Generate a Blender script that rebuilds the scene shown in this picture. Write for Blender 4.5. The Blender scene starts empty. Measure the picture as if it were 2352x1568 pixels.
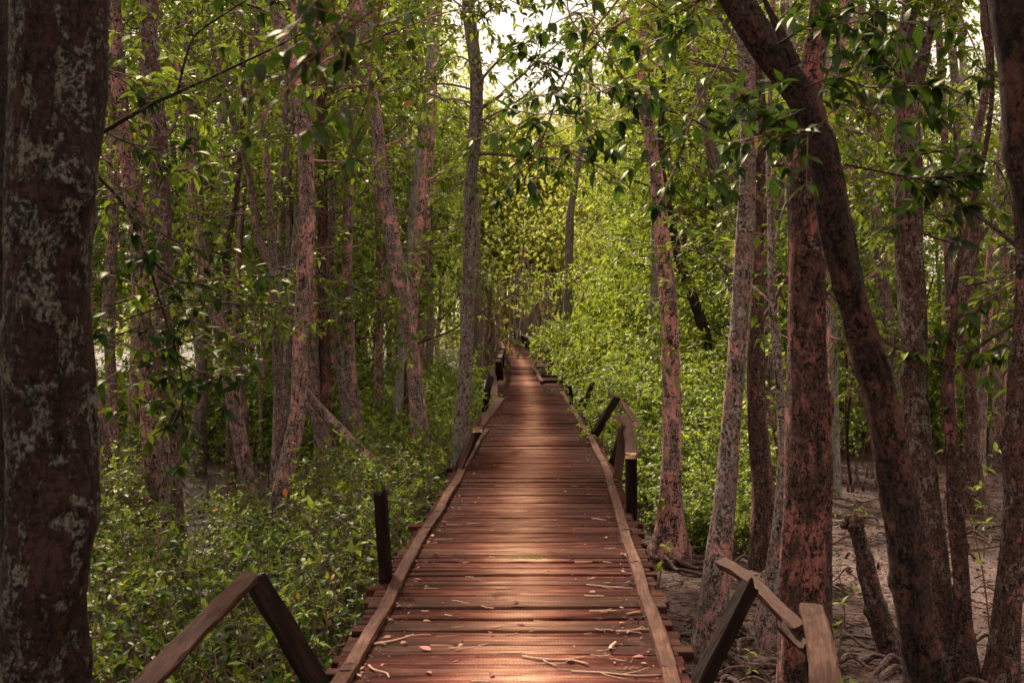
import bpy, math, random
import numpy as np
from mathutils import Vector, noise as mnoise

# ------------------------------------------------------------------ basics
SC = bpy.context.scene
COL = SC.collection
FPX, CX, CY, CAMZ = 2613.0, 1176.0, 784.0, 1.7
PITCH = math.atan(64 / FPX)
GZ = -0.9                                    # mud level; the deck top is z = 0
R = np.random.default_rng(11)
random.seed(5)

def P(px, py, Z):
    """a point of the place, by direction of view and distance ahead"""
    v = -(py - CY) / FPX; u = (px - CX) / FPX
    y = math.cos(PITCH) + v * math.sin(PITCH); z = -math.sin(PITCH) + v * math.cos(PITCH)
    s = Z / y
    return np.array([u * s, Z, CAMZ + z * s])

def zof(py, level=GZ):
    v = -(py - CY) / FPX
    y = math.cos(PITCH) + v * math.sin(PITCH); z = -math.sin(PITCH) + v * math.cos(PITCH)
    return (level - CAMZ) / z * y

def zof_y(Z): return 720 + FPX * (CAMZ - GZ) / Z

def nrm(a):
    a = np.asarray(a, float)
    return a / np.maximum(np.linalg.norm(a, axis=-1, keepdims=True), 1e-9)

def ground_h(x, y):
    v = Vector((x * .35, y * .35, 1.3))
    h = mnoise.noise(v) * .07 + mnoise.noise(Vector((x * 1.3, y * 1.3, 7))) * .035
    if y < 40: h += mnoise.noise(Vector((x * 4.5, y * 4.5, 3))) * .018
    return h

# ------------------------------------------------------------------ mesh builder
class MB:
    def __init__(s): s.v = []; s.f = []; s.tone = []; s.gc = []; s.n = 0
    def add(s, verts, faces, tone=0.5, gc=None, mat=0):
        verts = np.asarray(verts, float).reshape(-1, 3)
        k = len(verts)
        s.v.append(verts)
        if not isinstance(faces, list): faces = [faces]
        for fa in faces: s.f.append((np.asarray(fa, np.int64) + s.n, mat))
        t = np.empty(k); t[:] = tone; s.tone.append(t)
        s.gc.append(verts.copy() if gc is None else np.asarray(gc, float))
        s.n += k
    def mesh(s, name, mats, smooth=True):
        me = bpy.data.meshes.new(name)
        V = np.concatenate(s.v)
        me.vertices.add(len(V)); me.vertices.foreach_set('co', V.astype(np.float32).ravel())
        loops = np.concatenate([f.ravel() for f, _ in s.f])
        lens = np.concatenate([np.full(len(f), f.shape[1]) for f, _ in s.f])
        mi = np.concatenate([np.full(len(f), m) for f, m in s.f])
        starts = np.concatenate([[0], np.cumsum(lens)[:-1]])
        me.loops.add(len(loops)); me.loops.foreach_set('vertex_index', loops.astype(np.int32))
        me.polygons.add(len(lens))
        me.polygons.foreach_set('loop_start', starts.astype(np.int32))
        me.polygons.foreach_set('material_index', mi.astype(np.int32))
        me.polygons.foreach_set('use_smooth', np.full(len(lens), smooth, bool))
        a = me.attributes.new('tone', 'FLOAT', 'POINT'); a.data.foreach_set('value', np.concatenate(s.tone).astype(np.float32))
        a = me.attributes.new('gc', 'FLOAT_VECTOR', 'POINT'); a.data.foreach_set('vector', np.concatenate(s.gc).astype(np.float32).ravel())
        for m in mats: me.materials.append(m)
        me.update(calc_edges=True)
        return me
    def build(s, name, mats, parent=None, smooth=True, origin=None):
        if origin is not None:
            o3 = np.asarray(origin, float)
            s.v = [v - o3 for v in s.v]
        me = s.mesh(name, mats if isinstance(mats, list) else [mats], smooth)
        o = bpy.data.objects.new(name, me); COL.objects.link(o)
        if parent is not None: o.parent = parent
        elif origin is not None: o.location = origin
        return o

def tag(o, label=None, cat=None, group=None, kind=None):
    if label: o['label'] = label
    if cat: o['category'] = cat
    if group: o['group'] = group
    if kind: o['kind'] = kind
    return o

def thing(name, label, cat, loc=(0, 0, 0), group=None):
    o = bpy.data.objects.new(name, None); COL.objects.link(o); o.location = loc
    o.empty_display_size = .2
    return tag(o, label, cat, group)

def smooth_path(pts, n):
    """Catmull-Rom through rows of any width"""
    p = np.asarray(pts, float)
    if len(p) < 3:
        t = np.linspace(0, 1, n)[:, None]; return p[0] * (1 - t) + p[-1] * t
    q = np.vstack([2 * p[0] - p[1], p, 2 * p[-1] - p[-2]])
    u = np.linspace(0, len(p) - 1 - 1e-6, n); i = u.astype(int); t = (u - i)[:, None]
    a, b, c, d = q[i], q[i + 1], q[i + 2], q[i + 3]
    return .5 * (2 * b + (c - a) * t + (2 * a - 5 * b + 4 * c - d) * t ** 2 + (-a + 3 * b - 3 * c + d) * t ** 3)

def frames(p):
    t = nrm(np.gradient(p, axis=0))
    ref = np.array([0, 1., 0]) if abs(t[0][1]) < .8 else np.array([1., 0, 0])
    a = nrm(np.cross(t, ref)); 
    bad = np.linalg.norm(np.cross(t, ref), axis=1) < .05
    a[bad] = np.array([0, 0, 1.]) if bad.any() else 0
    b = nrm(np.cross(t, a)); a = nrm(np.cross(b, t))
    return t, a, b

def tube(mb, p, r, sides=8, mat=0, tone=.5, rough=0., knobs=0, flare=0., cap=True, lobes=3):
    p = np.asarray(p, float); n = len(p); r = np.full(n, float(r)) if np.isscalar(r) else np.asarray(r, float)
    _, a, b = frames(p)
    th = np.linspace(0, 2 * math.pi, sides, endpoint=False)
    s = np.concatenate([[0], np.cumsum(np.linalg.norm(np.diff(p, axis=0), axis=1))])
    rr = np.repeat(r[:, None], sides, 1)
    if rough:
        for k in range(7):
            m = R.integers(1, 5); fz = R.uniform(.6, 6); ph = R.uniform(0, 6.28, 2)
            rr *= 1 + rough * .33 * np.sin(m * th[None] + ph[0] + 1.1 * np.sin(s[:, None] * fz * .4)) * np.sin(s[:, None] * fz + ph[1])
        rr *= 1 + rough * .3 * (R.random(rr.shape) - .5)
        for k in range(knobs):
            si, ti = R.uniform(0, s[-1] * .8), R.uniform(0, 6.28); w = R.uniform(.5, 1.2)
            dth = (th[None] - ti + math.pi) % (2 * math.pi) - math.pi
            rr += r[:, None] * R.uniform(.12, .3) * np.exp(-((s[:, None] - si) / (r[0] * .5 * w)) ** 2 - (dth / (.4 * w)) ** 2)
    if flare:
        g = np.exp(-s / (r[0] * 3.2))[:, None]
        rr *= 1 + flare * g * (.45 + .75 * np.maximum(0, np.cos(lobes * th[None] + R.uniform(0, 6))) ** 2)
    off = R.uniform(-50, 50, 3)
    V = p[:, None] + rr[..., None] * (np.cos(th)[None, :, None] * a[:, None] + np.sin(th)[None, :, None] * b[:, None])
    G = np.stack([rr * np.cos(th)[None], rr * np.sin(th)[None], np.repeat(s[:, None], sides, 1)], -1) + off
    i = np.arange(n - 1)[:, None] * sides; j = np.arange(sides)[None]; j2 = (j + 1) % sides
    F = np.stack([i + j, i + j2, i + sides + j2, i + sides + j], -1).reshape(-1, 4)
    V = V.reshape(-1, 3); G = G.reshape(-1, 3); fs = [F]
    if cap:
        V = np.vstack([V, p[-1] + 0.3 * r[-1] * nrm(p[-1] - p[-2])]); G = np.vstack([G, G[-1]])
        jj = np.arange(sides); fs.append(np.stack([(n - 1) * sides + jj, (n - 1) * sides + (jj + 1) % sides, np.full(sides, n * sides)], -1))
    mb.add(V, fs, tone, G, mat)

def prisms(mb, A, B, ra, rb, mat=0, tone=.5):
    """many thin straight twigs at once, three sides each"""
    A = np.asarray(A); B = np.asarray(B); m = len(A)
    if m == 0: return
    t = nrm(B - A); a = nrm(np.cross(t, R.normal(size=(m, 3)))); b = np.cross(t, a)
    V = []
    for (c, rad) in ((A, ra), (B, rb)):
        for k in range(3):
            th = k * 2.0944
            V.append(c + (a * math.cos(th) + b * math.sin(th)) * np.reshape(rad, (-1, 1)))
    V = np.stack(V, 1)
    F = np.array([[0, 1, 4, 3], [1, 2, 5, 4], [2, 0, 3, 5]])
    F = (np.arange(m)[:, None, None] * 6 + F[None]).reshape(-1, 4)
    mb.add(V.reshape(-1, 3), F, tone, None, mat)

def leaves(mb, pos, d, up, L, W, tone, lod=1, mat=1):
    m = len(pos)
    if m == 0: return
    d = nrm(d); side = nrm(np.cross(d, up)); n = np.cross(side, d)
    L = np.broadcast_to(L, (m,)); W = np.broadcast_to(W, (m,)); tone = np.broadcast_to(tone, (m,))
    fold = R.uniform(.05, .3, m); droop = R.uniform(.02, .35, m)
    def q(t, w, c):   # along, across (unit of W), centre=0/edge=1
        return (pos + d * (L * t)[:, None] + side * (W * w)[:, None]
                + n * (-L * droop * t * t + W * fold * c)[:, None])
    if lod == 0:
        V = [q(0, 0, 0)]
        for t, w in ((.16, .34), (.42, .5), (.72, .33), (.9, .1)): V += [q(t, -w, w * 2), q(t, 0, 0), q(t, w, w * 2)]
        V.append(q(1.05, 0, 0)); k = 14
        T = [[0, 3, 2], [0, 2, 1], [13, 10, 11], [13, 11, 12]]; Q = []
        for j in (1, 4, 7): Q += [[j, j + 1, j + 4, j + 3], [j + 1, j + 2, j + 5, j + 4]]
    elif lod == 1:
        V = [q(0, 0, 0), q(.4, -.5, 1), q(.45, 0, 0), q(.4, .5, 1), q(.78, -.24, .5), q(.78, .24, .5), q(1, 0, 0)]; k = 7
        T = [[0, 2, 1], [0, 3, 2], [4, 2, 5], [4, 5, 6]]; T = [[0, 2, 1], [0, 3, 2], [1, 2, 4], [2, 3, 5], [2, 5, 4], [4, 5, 6]]; Q = []
    else:
        V = [q(0, 0, 0), q(.45, -.5, 1), q(1, 0, 0), q(.45, .5, 1)]; k = 4
        T = [[0, 2, 1], [0, 3, 2]]; Q = []
    V = np.stack(V, 1).reshape(-1, 3)
    base = np.arange(m)[:, None, None] * k
    fs = [(base + np.array(T)[None]).reshape(-1, 3)]
    if Q: fs.append((base + np.array(Q)[None]).reshape(-1, 4))
    g = np.zeros((m, k, 3)); g[:, :, 0] = R.random((m, 1)); 
    mb.add(V, fs, np.repeat(tone, k), g.reshape(-1, 3), mat)

def twig_sprays(mb, B, D, ln, per, size, lod, tone, mat_w=0, mat_l=1, rad=.003, wood=True, hang=.35):
    """twigs with alternate drooping leaves and an end rosette"""
    m = len(B)
    if m == 0: return
    B = np.asarray(B); D = nrm(D); ln = np.asarray(ln)
    E = B + D * ln[:, None] + np.array([0, 0, -1.]) * (ln * .12)[:, None]
    if wood: prisms(mb, B, E, np.full(m, rad * 1.5), np.full(m, rad * .6), mat_w)
    k = per
    t = np.concatenate([np.linspace(.2, .9, max(1, k // 2)), np.full(k - max(1, k // 2), 1.)])[None, :] + R.uniform(-.05, .0, (m, k))
    az = (np.arange(k)[None] * 2.4 + R.uniform(0, 6.28, (m, 1)))
    a = nrm(np.cross(D, R.normal(size=(m, 3)))); b = np.cross(D, a)
    pos = B[:, None] + (E - B)[:, None] * t[..., None]
    rad_d = np.cos(az)[..., None] * a[:, None] + np.sin(az)[..., None] * b[:, None]
    dd = nrm(D)[:, None] * R.uniform(.2, .9, (m, k, 1)) + rad_d + np.array([0, 0, -hang]) + R.normal(0, .15, (m, k, 3))
    dd[..., 2] *= .65
    upv = np.array([0, 0, 1.]) + R.normal(0, .28, (m, k, 3)) + rad_d * .15
    L = size * R.uniform(.6, 1.2, (m, k)); W = L * R.uniform(.4, .52, (m, k))
    tn = np.clip(np.reshape(tone, (-1, 1)) + R.normal(0, .14, (m, 1)) + R.normal(0, .13, (m, k)) + .12 * (t > .95), 0, .93)
    tn[R.random((m, k)) < .0025] = 1.
    leaves(mb, pos.reshape(-1, 3), dd.reshape(-1, 3), upv.reshape(-1, 3), L.ravel(), W.ravel(), tn.ravel(), lod, mat_l)

def limb(mbw, tw, p0, d, ln, r0, depth=1, sides=6, mat=0, dens=7., start=.3):
    """a curved limb; collects twig bases in tw"""
    n = 8
    p = [np.asarray(p0, float)]; d = nrm(d)
    bend = R.normal(0, .16, 3)
    for i in range(n):
        d = nrm(d + bend * .5 + R.normal(0, .13, 3) + np.array([0, 0, .03 if i < 4 else -.06]))
        p.append(p[-1] + d * ln / n)
    p = smooth_path(p, 12 if ln > .8 else 7)
    r = np.linspace(r0, max(.0025, r0 * .25), len(p))
    tube(mbw, p, r, sides, mat)
    T = np.gradient(p, axis=0)
    k = max(2, int(ln * dens))
    for t in np.append(R.uniform(start, 1, k), [1.]):
        j = min(int(t * (len(p) - 1)), len(p) - 1)
        tw.append((p[j], nrm(nrm(T[j]) * R.uniform(.2, 1.) + R.normal(0, .55, 3)), R.uniform(.12, .42)))
    if depth > 0:
        for q in range(R.integers(2, 5)):
            j = R.integers(3, len(p) - 1)
            limb(mbw, tw, p[j], nrm(nrm(T[j]) + R.normal(0, .6, 3)), ln * R.uniform(.3, .55), r[j] * .6, depth - 1, max(3, sides - 2), mat, dens, .15)

def flush_twigs(mb, tw, size, lod, tone, per=8, wood=True, hang=.35, keep=None):
    if keep is not None: tw = [t for t in tw if keep(t[0])]
    if not tw: return
    B = np.array([t[0] for t in tw]); D = np.array([t[1] for t in tw]); l = np.array([t[2] for t in tw])
    tn = np.clip(tone + R.normal(0, .12, len(B)), 0, 1)
    twig_sprays(mb, B, D, l, per, size, lod, tn, wood=wood, hang=hang)

# ------------------------------------------------------------------ materials
def newmat(name):
    m = bpy.data.materials.new(name); m.use_nodes = True
    nt = m.node_tree; nt.nodes.clear()
    return m, nt, nt.nodes, nt.links

class N:
    def __init__(s, nt): s.nt = nt
    def __call__(s, typ, **kw):
        n = s.nt.nodes.new(typ)
        for k, v in kw.items():
            if k.startswith('_'): setattr(n, k[1:], v)
            else:
                key = k.replace('__', ' ')
                n.inputs[int(key[1:]) if key[0] == 'i' and key[1:].isdigit() else key].default_value = v
        return n
    def ln(s, a, b): s.nt.links.new(a, b)
    def noise(s, co, scale, detail=4, rough=.55, dist=0.):
        n = s('ShaderNodeTexNoise'); n.inputs['Scale'].default_value = scale; n.inputs['Detail'].default_value = detail
        n.inputs['Roughness'].default_value = rough; n.inputs['Distortion'].default_value = dist
        s.ln(co, n.inputs['Vector']); return n.outputs['Fac']
    def ramp(s, fac, stops, interp='LINEAR'):
        n = s('ShaderNodeValToRGB'); s.ln(fac, n.inputs[0]); e = n.color_ramp.elements; n.color_ramp.interpolation = interp
        while len(e) < len(stops): e.new(.5)
        for el, (p, c) in zip(e, stops):
            el.position = p; el.color = (*c, 1) if not np.isscalar(c) else (c, c, c, 1)
        return n.outputs[0]
    def mix(s, f, a, b, mode='MIX'):
        n = s('ShaderNodeMix', _data_type='RGBA', _blend_type=mode)
        for v, k in ((f, 0), (a, 6), (b, 7)):
            if hasattr(v, 'is_output') or hasattr(v, 'links'): s.ln(v, n.inputs[k])
            elif k == 0: n.inputs[0].default_value = v
            else: n.inputs[k].default_value = (*v, 1)
        return n.outputs[2]
    def math(s, op, a, b=0., clamp=False):
        n = s('ShaderNodeMath', _operation=op, _use_clamp=clamp)
        for v, k in ((a, 0), (b, 1)):
            if hasattr(v, 'links'): s.ln(v, n.inputs[k])
            else: n.inputs[k].default_value = v
        return n.outputs[0]
    def attr(s, name, out): 
        n = s('ShaderNodeAttribute', _attribute_name=name); return n.outputs[out]
    def scale(s, co, sc):
        n = s('ShaderNodeVectorMath', _operation='MULTIPLY'); s.ln(co, n.inputs[0]); n.inputs[1].default_value = sc; return n.outputs[0]
    def bump(s, h, strength, dist, prev=None):
        n = s('ShaderNodeBump'); n.inputs['Strength'].default_value = strength; n.inputs['Distance'].default_value = dist
        s.ln(h, n.inputs['Height'])
        if prev is not None: s.ln(prev, n.inputs['Normal'])
        return n.outputs[0]
    def out(s, color, rough, bump=None, spec=.3):
        b = s('ShaderNodeBsdfPrincipled'); o = s('ShaderNodeOutputMaterial')
        if hasattr(color, 'links'): s.ln(color, b.inputs['Base Color'])
        else: b.inputs['Base Color'].default_value = (*color, 1)
        if hasattr(rough, 'links'): s.ln(rough, b.inputs['Roughness'])
        else: b.inputs['Roughness'].default_value = rough
        b.inputs['Specular IOR Level'].default_value = spec
        if bump is not None: s.ln(bump, b.inputs['Normal'])
        s.ln(b.outputs[0], o.inputs[0]); return b

def leaf_mat(name, dark, mid, light, trans, gloss=.10, tw=.45):
    m, nt, _, _ = newmat(name); g = N(nt)
    tone = g.attr('tone', 'Fac'); oi = g('ShaderNodeObjectInfo')
    t2 = g.math('ADD', tone, g.math('MULTIPLY', g.math('SUBTRACT', oi.outputs['Random'], .5), .06))
    col = g.ramp(t2, [(0.12, dark), (.55, mid), (.86, light), (.97, light), (1., (.42, .12, .06))])
    co = g.attr('gc', 'Vector')
    d = g('ShaderNodeBsdfDiffuse'); g.ln(col, d.inputs[0])
    tr = g('ShaderNodeBsdfTranslucent'); g.ln(g.mix(.55, col, trans, 'MIX'), tr.inputs[0])
    gl = g('ShaderNodeBsdfGlossy'); gl.inputs['Roughness'].default_value = .42; gl.inputs[0].default_value = (.9, .85, .7, 1)
    m1 = g('ShaderNodeMixShader'); m1.inputs[0].default_value = tw
    g.ln(d.outputs[0], m1.inputs[1]); g.ln(tr.outputs[0], m1.inputs[2])
    fr = g('ShaderNodeLayerWeight'); fr.inputs[0].default_value = .35
    m2 = g('ShaderNodeMixShader'); g.ln(g.math('MULTIPLY', fr.outputs['Facing'], gloss), m2.inputs[0])
    g.ln(m1.outputs[0], m2.inputs[1]); g.ln(gl.outputs[0], m2.inputs[2])
    o = g('ShaderNodeOutputMaterial'); g.ln(m2.outputs[0], o.inputs[0])
    return m

def bark_mat(name, dark, mid, pink, grey, pinkness=.5, greyness=.5, darkness=.5, bs=1.0, fine=1.0):
    m, nt, _, _ = newmat(name); g = N(nt)
    co = g.attr('gc', 'Vector'); oi = g('ShaderNodeObjectInfo')
    fis = g.noise(g.scale(co, (30 * fine, 30 * fine, 9 * fine)), 1., 6, .7, .5)
    spk = g.noise(g.scale(co, (1, 1, .8)), 56. * fine, 6, .78, .3)
    hor = g.noise(g.scale(co, (10 * fine, 10 * fine, 46 * fine)), 1., 4, .65, .3)
    fin = g.noise(co, 90. * fine, 5, .8)
    big = g.noise(g.scale(co, (1, 1, .6)), 5.5 * fine, 5, .7, .8)
    big2 = g.noise(g.scale(co, (1, 1, .7)), 9. * fine, 6, .72, .6)
    rnd = g.math('MULTIPLY', g.math('SUBTRACT', oi.outputs['Random'], .5), .14)
    lite = tuple(v * 1.9 for v in mid)
    # speckle of lichen on dark bark; how much of it shows drifts along the trunk
    k1 = g.math('ADD', g.math('MULTIPLY', spk, .62), g.math('ADD', g.math('MULTIPLY', fis, .22), g.math('MULTIPLY', hor, .16)))
    k1 = g.math('ADD', k1, g.math('MULTIPLY', g.math('SUBTRACT', .5, big2), .42 * darkness))
    base = g.ramp(k1, [(.445, dark), (.485, tuple(v * .7 for v in mid)), (.54, mid), (.60, lite)])
    pk = g.ramp(g.math('ADD', big, rnd), [(.58 - .12 * pinkness, 0.), (.70 - .12 * pinkness, 1.)])
    pk = g.math('MULTIPLY', pk, g.ramp(k1, [(.46, 0.), (.51, .85)]))
    c = g.mix(pk, base, g.ramp(fin, [(.3, tuple(v * .6 for v in pink)), (.7, pink)]))
    gy = g.ramp(g.math('ADD', g.math('SUBTRACT', big2, rnd), g.math('MULTIPLY', g.math('SUBTRACT', fin, .5), .12)), [(.64 - .12 * greyness, 0.), (.69 - .12 * greyness, 1.)])
    gy = g.math('MULTIPLY', gy, g.ramp(k1, [(.44, .05), (.49, .8)]))
    c = g.mix(gy, c, g.ramp(fin, [(.3, tuple(v * .65 for v in grey)), (.7, grey)]))
    c = g.mix(g.ramp(fis, [(.34, .85), (.42, 0.)]), c, tuple(v * .4 for v in dark))
    h = g.math('ADD', g.math('MULTIPLY', fis, .6), g.math('ADD', g.math('MULTIPLY', hor, .35), g.math('MULTIPLY', spk, .5)))
    g.out(c, .85, g.bump(h, .9 * bs, .022), .15)
    return m

def wood_mat(name, dark, mid, light, wet=.55, grey=(.2, .17, .15)):
    """weathered beams: grain runs along gc.z"""
    m, nt, _, _ = newmat(name); g = N(nt)
    co = g.attr('gc', 'Vector'); tone = g.attr('tone', 'Fac')
    gr = g.noise(g.scale(co, (60, 60, 3.5)), 1., 6, .65, .6)
    bl = g.noise(g.scale(co, (9, 9, 2.2)), 1., 5, .7, .4)
    fi = g.noise(g.scale(co, (160, 160, 14)), 1., 4, .7)
    c = g.ramp(g.math('ADD', g.math('MULTIPLY', gr, .5), g.math('MULTIPLY', bl, .5)), [(.3, dark), (.5, mid), (.68, light)])
    c = g.mix(g.ramp(bl, [(.52, 0.), (.66, .6)]), c, grey)
    c = g.mix(g.math('MULTIPLY', g.math('SUBTRACT', 1., tone), .9), c, tuple(v * .35 for v in dark))
    h = g.math('ADD', g.math('MULTIPLY', gr, .6), g.math('MULTIPLY', fi, .4))
    g.out(c, g.ramp(bl, [(.3, wet), (.7, .85)]), g.bump(h, .9, .012), .12)
    return m

def deck_mat():
    m, nt, _, _ = newmat('deck_wood'); g = N(nt)
    co = g.attr('gc', 'Vector')          # x along the plank, y across it, z random per plank
    tone = g.attr('tone', 'Fac')         # foot wear and painted centre sheen, 0..1
    sep = g('ShaderNodeSeparateXYZ'); g.ln(co, sep.inputs[0])
    rnd = g.math('FRACT', g.math('MULTIPLY', sep.outputs[2], 7.13))
    gr = g.noise(g.scale(co, (3.0, 55, 1)), 1., 6, .65, .5)
    gr2 = g.noise(g.scale(co, (1.4, 16, 1)), 1., 4, .6, .4)
    st = g.noise(g.scale(co, (2.2, 5, 1)), 1., 5, .7, .6)
    saw = g('ShaderNodeTexWave', _wave_type='BANDS', _bands_direction='X'); g.ln(co, saw.inputs['Vector'])
    saw.inputs['Scale'].default_value = 17.; saw.inputs['Distortion'].default_value = 7.; saw.inputs['Detail'].default_value = 3; saw.inputs['Detail Scale'].default_value = 1.4
    sw = g.math('MULTIPLY', g.math('SUBTRACT', saw.outputs['Fac'], .5), .06)
    wear_sheen = g.math('ADD', tone, g.math('MULTIPLY', g.math('SUBTRACT', gr2, .5), .95))
    wear_sheen = g.math('ADD', wear_sheen, g.math('MULTIPLY', g.math('SUBTRACT', st, .5), .8))
    wear_sheen = g.math('ADD', wear_sheen, g.math('MULTIPLY', g.math('SUBTRACT', rnd, .5), .13))
    wear_sheen = g.math('ADD', wear_sheen, g.math('MULTIPLY', sw, g.ramp(tone, [(.1, .3), (.6, 1.)])), True)
    c = g.ramp(wear_sheen, [(.0, (.020, .0055, .004)), (.22, (.062, .016, .011)), (.45, (.145, .043, .029)), (.7, (.33, .150, .098)), (1., (.64, .42, .27))])
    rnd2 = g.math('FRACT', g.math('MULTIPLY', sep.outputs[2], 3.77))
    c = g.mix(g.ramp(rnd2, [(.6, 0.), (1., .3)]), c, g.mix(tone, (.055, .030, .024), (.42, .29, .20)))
    c = g.mix(g.ramp(gr, [(.36, .85), (.46, 0.)]), c, (.014, .004, .0035))
    big = g.noise(g.scale(co, (6, 8, 1)), 1., 5, .7)
    c = g.mix(g.ramp(big, [(.56, 0.), (.68, .35)]), c, (.20, .10, .08))
    h = g.math('ADD', g.math('MULTIPLY', gr, .7), g.math('MULTIPLY', gr2, .5))
    g.out(c, g.ramp(wear_sheen, [(.0, .9), (1., .72)]), g.bump(h, .8, .009), .06)
    return m

def mud_mat():
    m, nt, _, _ = newmat('mud'); g = N(nt)
    tc = g('ShaderNodeTexCoord'); co = tc.outputs['Object']
    a = g.noise(co, .8, 5, .6); b = g.noise(co, 7., 6, .7, .6); c_ = g.noise(g.scale(co, (1, .7, 1)), 30., 5, .7, 1.)
    col = g.ramp(a, [(.3, (.075, .031, .024)), (.5, (.155, .066, .051)), (.7, (.23, .107, .084))])
    col = g.mix(g.ramp(b, [(.38, .85), (.48, 0.)]), col, (.022, .012, .010))
    col = g.mix(g.ramp(c_, [(.45, .92), (.515, 0.)]), col, (.014, .008, .007))
    h = g.math('ADD', g.math('MULTIPLY', b, .6), g.math('MULTIPLY', c_, .4))
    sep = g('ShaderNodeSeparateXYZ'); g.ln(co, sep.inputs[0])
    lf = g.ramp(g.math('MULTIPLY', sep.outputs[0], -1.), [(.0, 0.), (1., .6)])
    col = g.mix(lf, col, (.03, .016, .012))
    g.out(col, g.ramp(b, [(.35, .28), (.6, .55)]), g.bump(h, 1., .07), .45)
    return m

def plain(name, c, rough=.7, var=.4, scale=30.):
    m, nt, _, _ = newmat(name); g = N(nt)
    tc = g('ShaderNodeTexCoord'); f = g.noise(tc.outputs['Object'], scale, 4, .65); tone = g.attr('tone', 'Fac')
    col = g.ramp(g.math('ADD', g.math('MULTIPLY', f, .6), g.math('MULTIPLY', tone, .4)), [(.25, tuple(v * (1 - var) for v in c)), (.7, tuple(v * (1 + var) for v in c))])
    g.out(col, rough, g.bump(f, .4, .004), .3)
    return m

M = {}
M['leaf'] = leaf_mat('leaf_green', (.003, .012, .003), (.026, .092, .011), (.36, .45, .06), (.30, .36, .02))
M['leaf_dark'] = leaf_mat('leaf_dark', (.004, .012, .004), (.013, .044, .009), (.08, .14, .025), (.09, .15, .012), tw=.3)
M['leaf_sun'] = leaf_mat('leaf_young_lit', (.006, .022, .005), (.062, .160, .017), (.54, .60, .10), (.50, .55, .04), tw=.5)  # young yellow-green, its colour also brightened for the light of the gap
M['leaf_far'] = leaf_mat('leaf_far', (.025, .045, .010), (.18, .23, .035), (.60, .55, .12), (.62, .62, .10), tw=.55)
M['fern'] = leaf_mat('fern_frond', (.03, .05, .01), (.10, .13, .02), (.22, .22, .04), (.3, .3, .04))
M['bark'] = bark_mat('bark', (.016, .010, .009), (.15, .105, .094), (.64, .30, .28), (.44, .385, .35), .62, .7, .9, .9, 1.)
M['bark_pink'] = bark_mat('bark_pink', (.016, .010, .009), (.20, .140, .128), (.86, .38, .355), (.52, .45, .41), .85, .7, .95, .9, 1.)
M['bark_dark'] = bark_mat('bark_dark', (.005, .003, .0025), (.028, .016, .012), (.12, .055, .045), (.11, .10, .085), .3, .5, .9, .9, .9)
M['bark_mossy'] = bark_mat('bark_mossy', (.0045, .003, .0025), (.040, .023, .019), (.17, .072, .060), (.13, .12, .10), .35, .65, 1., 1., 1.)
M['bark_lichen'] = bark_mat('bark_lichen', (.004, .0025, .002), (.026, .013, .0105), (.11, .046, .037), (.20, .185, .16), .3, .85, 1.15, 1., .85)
M['bark_pale'] = bark_mat('bark_pale', (.07, .05, .045), (.22, .17, .145), (.42, .26, .22), (.40, .38, .34), .4, 1.1, .4)
M['bark_red'] = bark_mat('bark_red', (.009, .005, .0045), (.080, .042, .036), (.46, .17, .155), (.31, .235, .21), .45, .7, .95, .9, 1.05)
M['bark_wood'] = bark_mat('bark_wood', (.02, .012, .010), (.16, .118, .102), (.42, .25, .21), (.34, .30, .265), .4, .75, .7, .9, .9)
M['twig'] = plain('twig_bark', (.17, .085, .068), .8)
M['root'] = bark_mat('root_bark', (.03, .018, .016), (.17, .11, .095), (.27, .16, .13), (.26, .20, .17), .4, .5, .3, .6)
M['deck'] = deck_mat()
M['rail'] = wood_mat('rail_wood', (.022, .008, .006), (.10, .040, .027), (.25, .125, .085), .6, (.17, .095, .07))
M['post'] = wood_mat('post_wood', (.0035, .0013, .001), (.011, .004, .003), (.045, .018, .013), .8, (.02, .009, .007))
M['endgrain'] = plain('end_grain', (.55, .34, .2), .7, .3, 60.)
M['wire'] = plain('rusty_wire', (.05, .02, .016), .6)
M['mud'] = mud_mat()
M['litter'] = plain('dry_litter', (.26, .12, .09), .75, .7, 90.)
M['floor_litter'] = plain('floor_litter', (.11, .05, .038), .8, .8, 60.)
M['stick'] = plain('dry_stick', (.46, .27, .20), .75, .4, 60.)
M['redleaf'] = plain('red_leaf', (.36, .07, .06), .6, .5, 40.)
M['orangeleaf'] = plain('orange_leaf', (.62, .2, .07), .6, .3, 40.)
M['moss'] = leaf_mat('moss', (.08, .14, .02), (.16, .25, .03), (.25, .35, .05), (.3, .4, .05))

# ------------------------------------------------------------------ world, sun, camera
w = bpy.data.worlds.new('World'); SC.world = w; w.use_nodes = True
nt = w.node_tree; nt.nodes.clear(); g = N(nt)
SUN_EL, SUN_AZ = math.radians(48), math.radians(-24)       # azimuth from straight ahead, to the left
sky = g('ShaderNodeTexSky', _sky_type='NISHITA', _sun_disc=False); sky.sun_elevation = SUN_EL; sky.sun_rotation = SUN_AZ
sky.dust_density = 4.0; sky.air_density = 1.3
# thin bright overcast over the clear-sky gradient
ov = g.mix(.78, sky.outputs[0], (11.6, 9.8, 8.0))
bg = g('ShaderNodeBackground'); g.ln(ov, bg.inputs[0]); bg.inputs[1].default_value = .15
o = g('ShaderNodeOutputWorld'); g.ln(bg.outputs[0], o.inputs[0])

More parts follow.
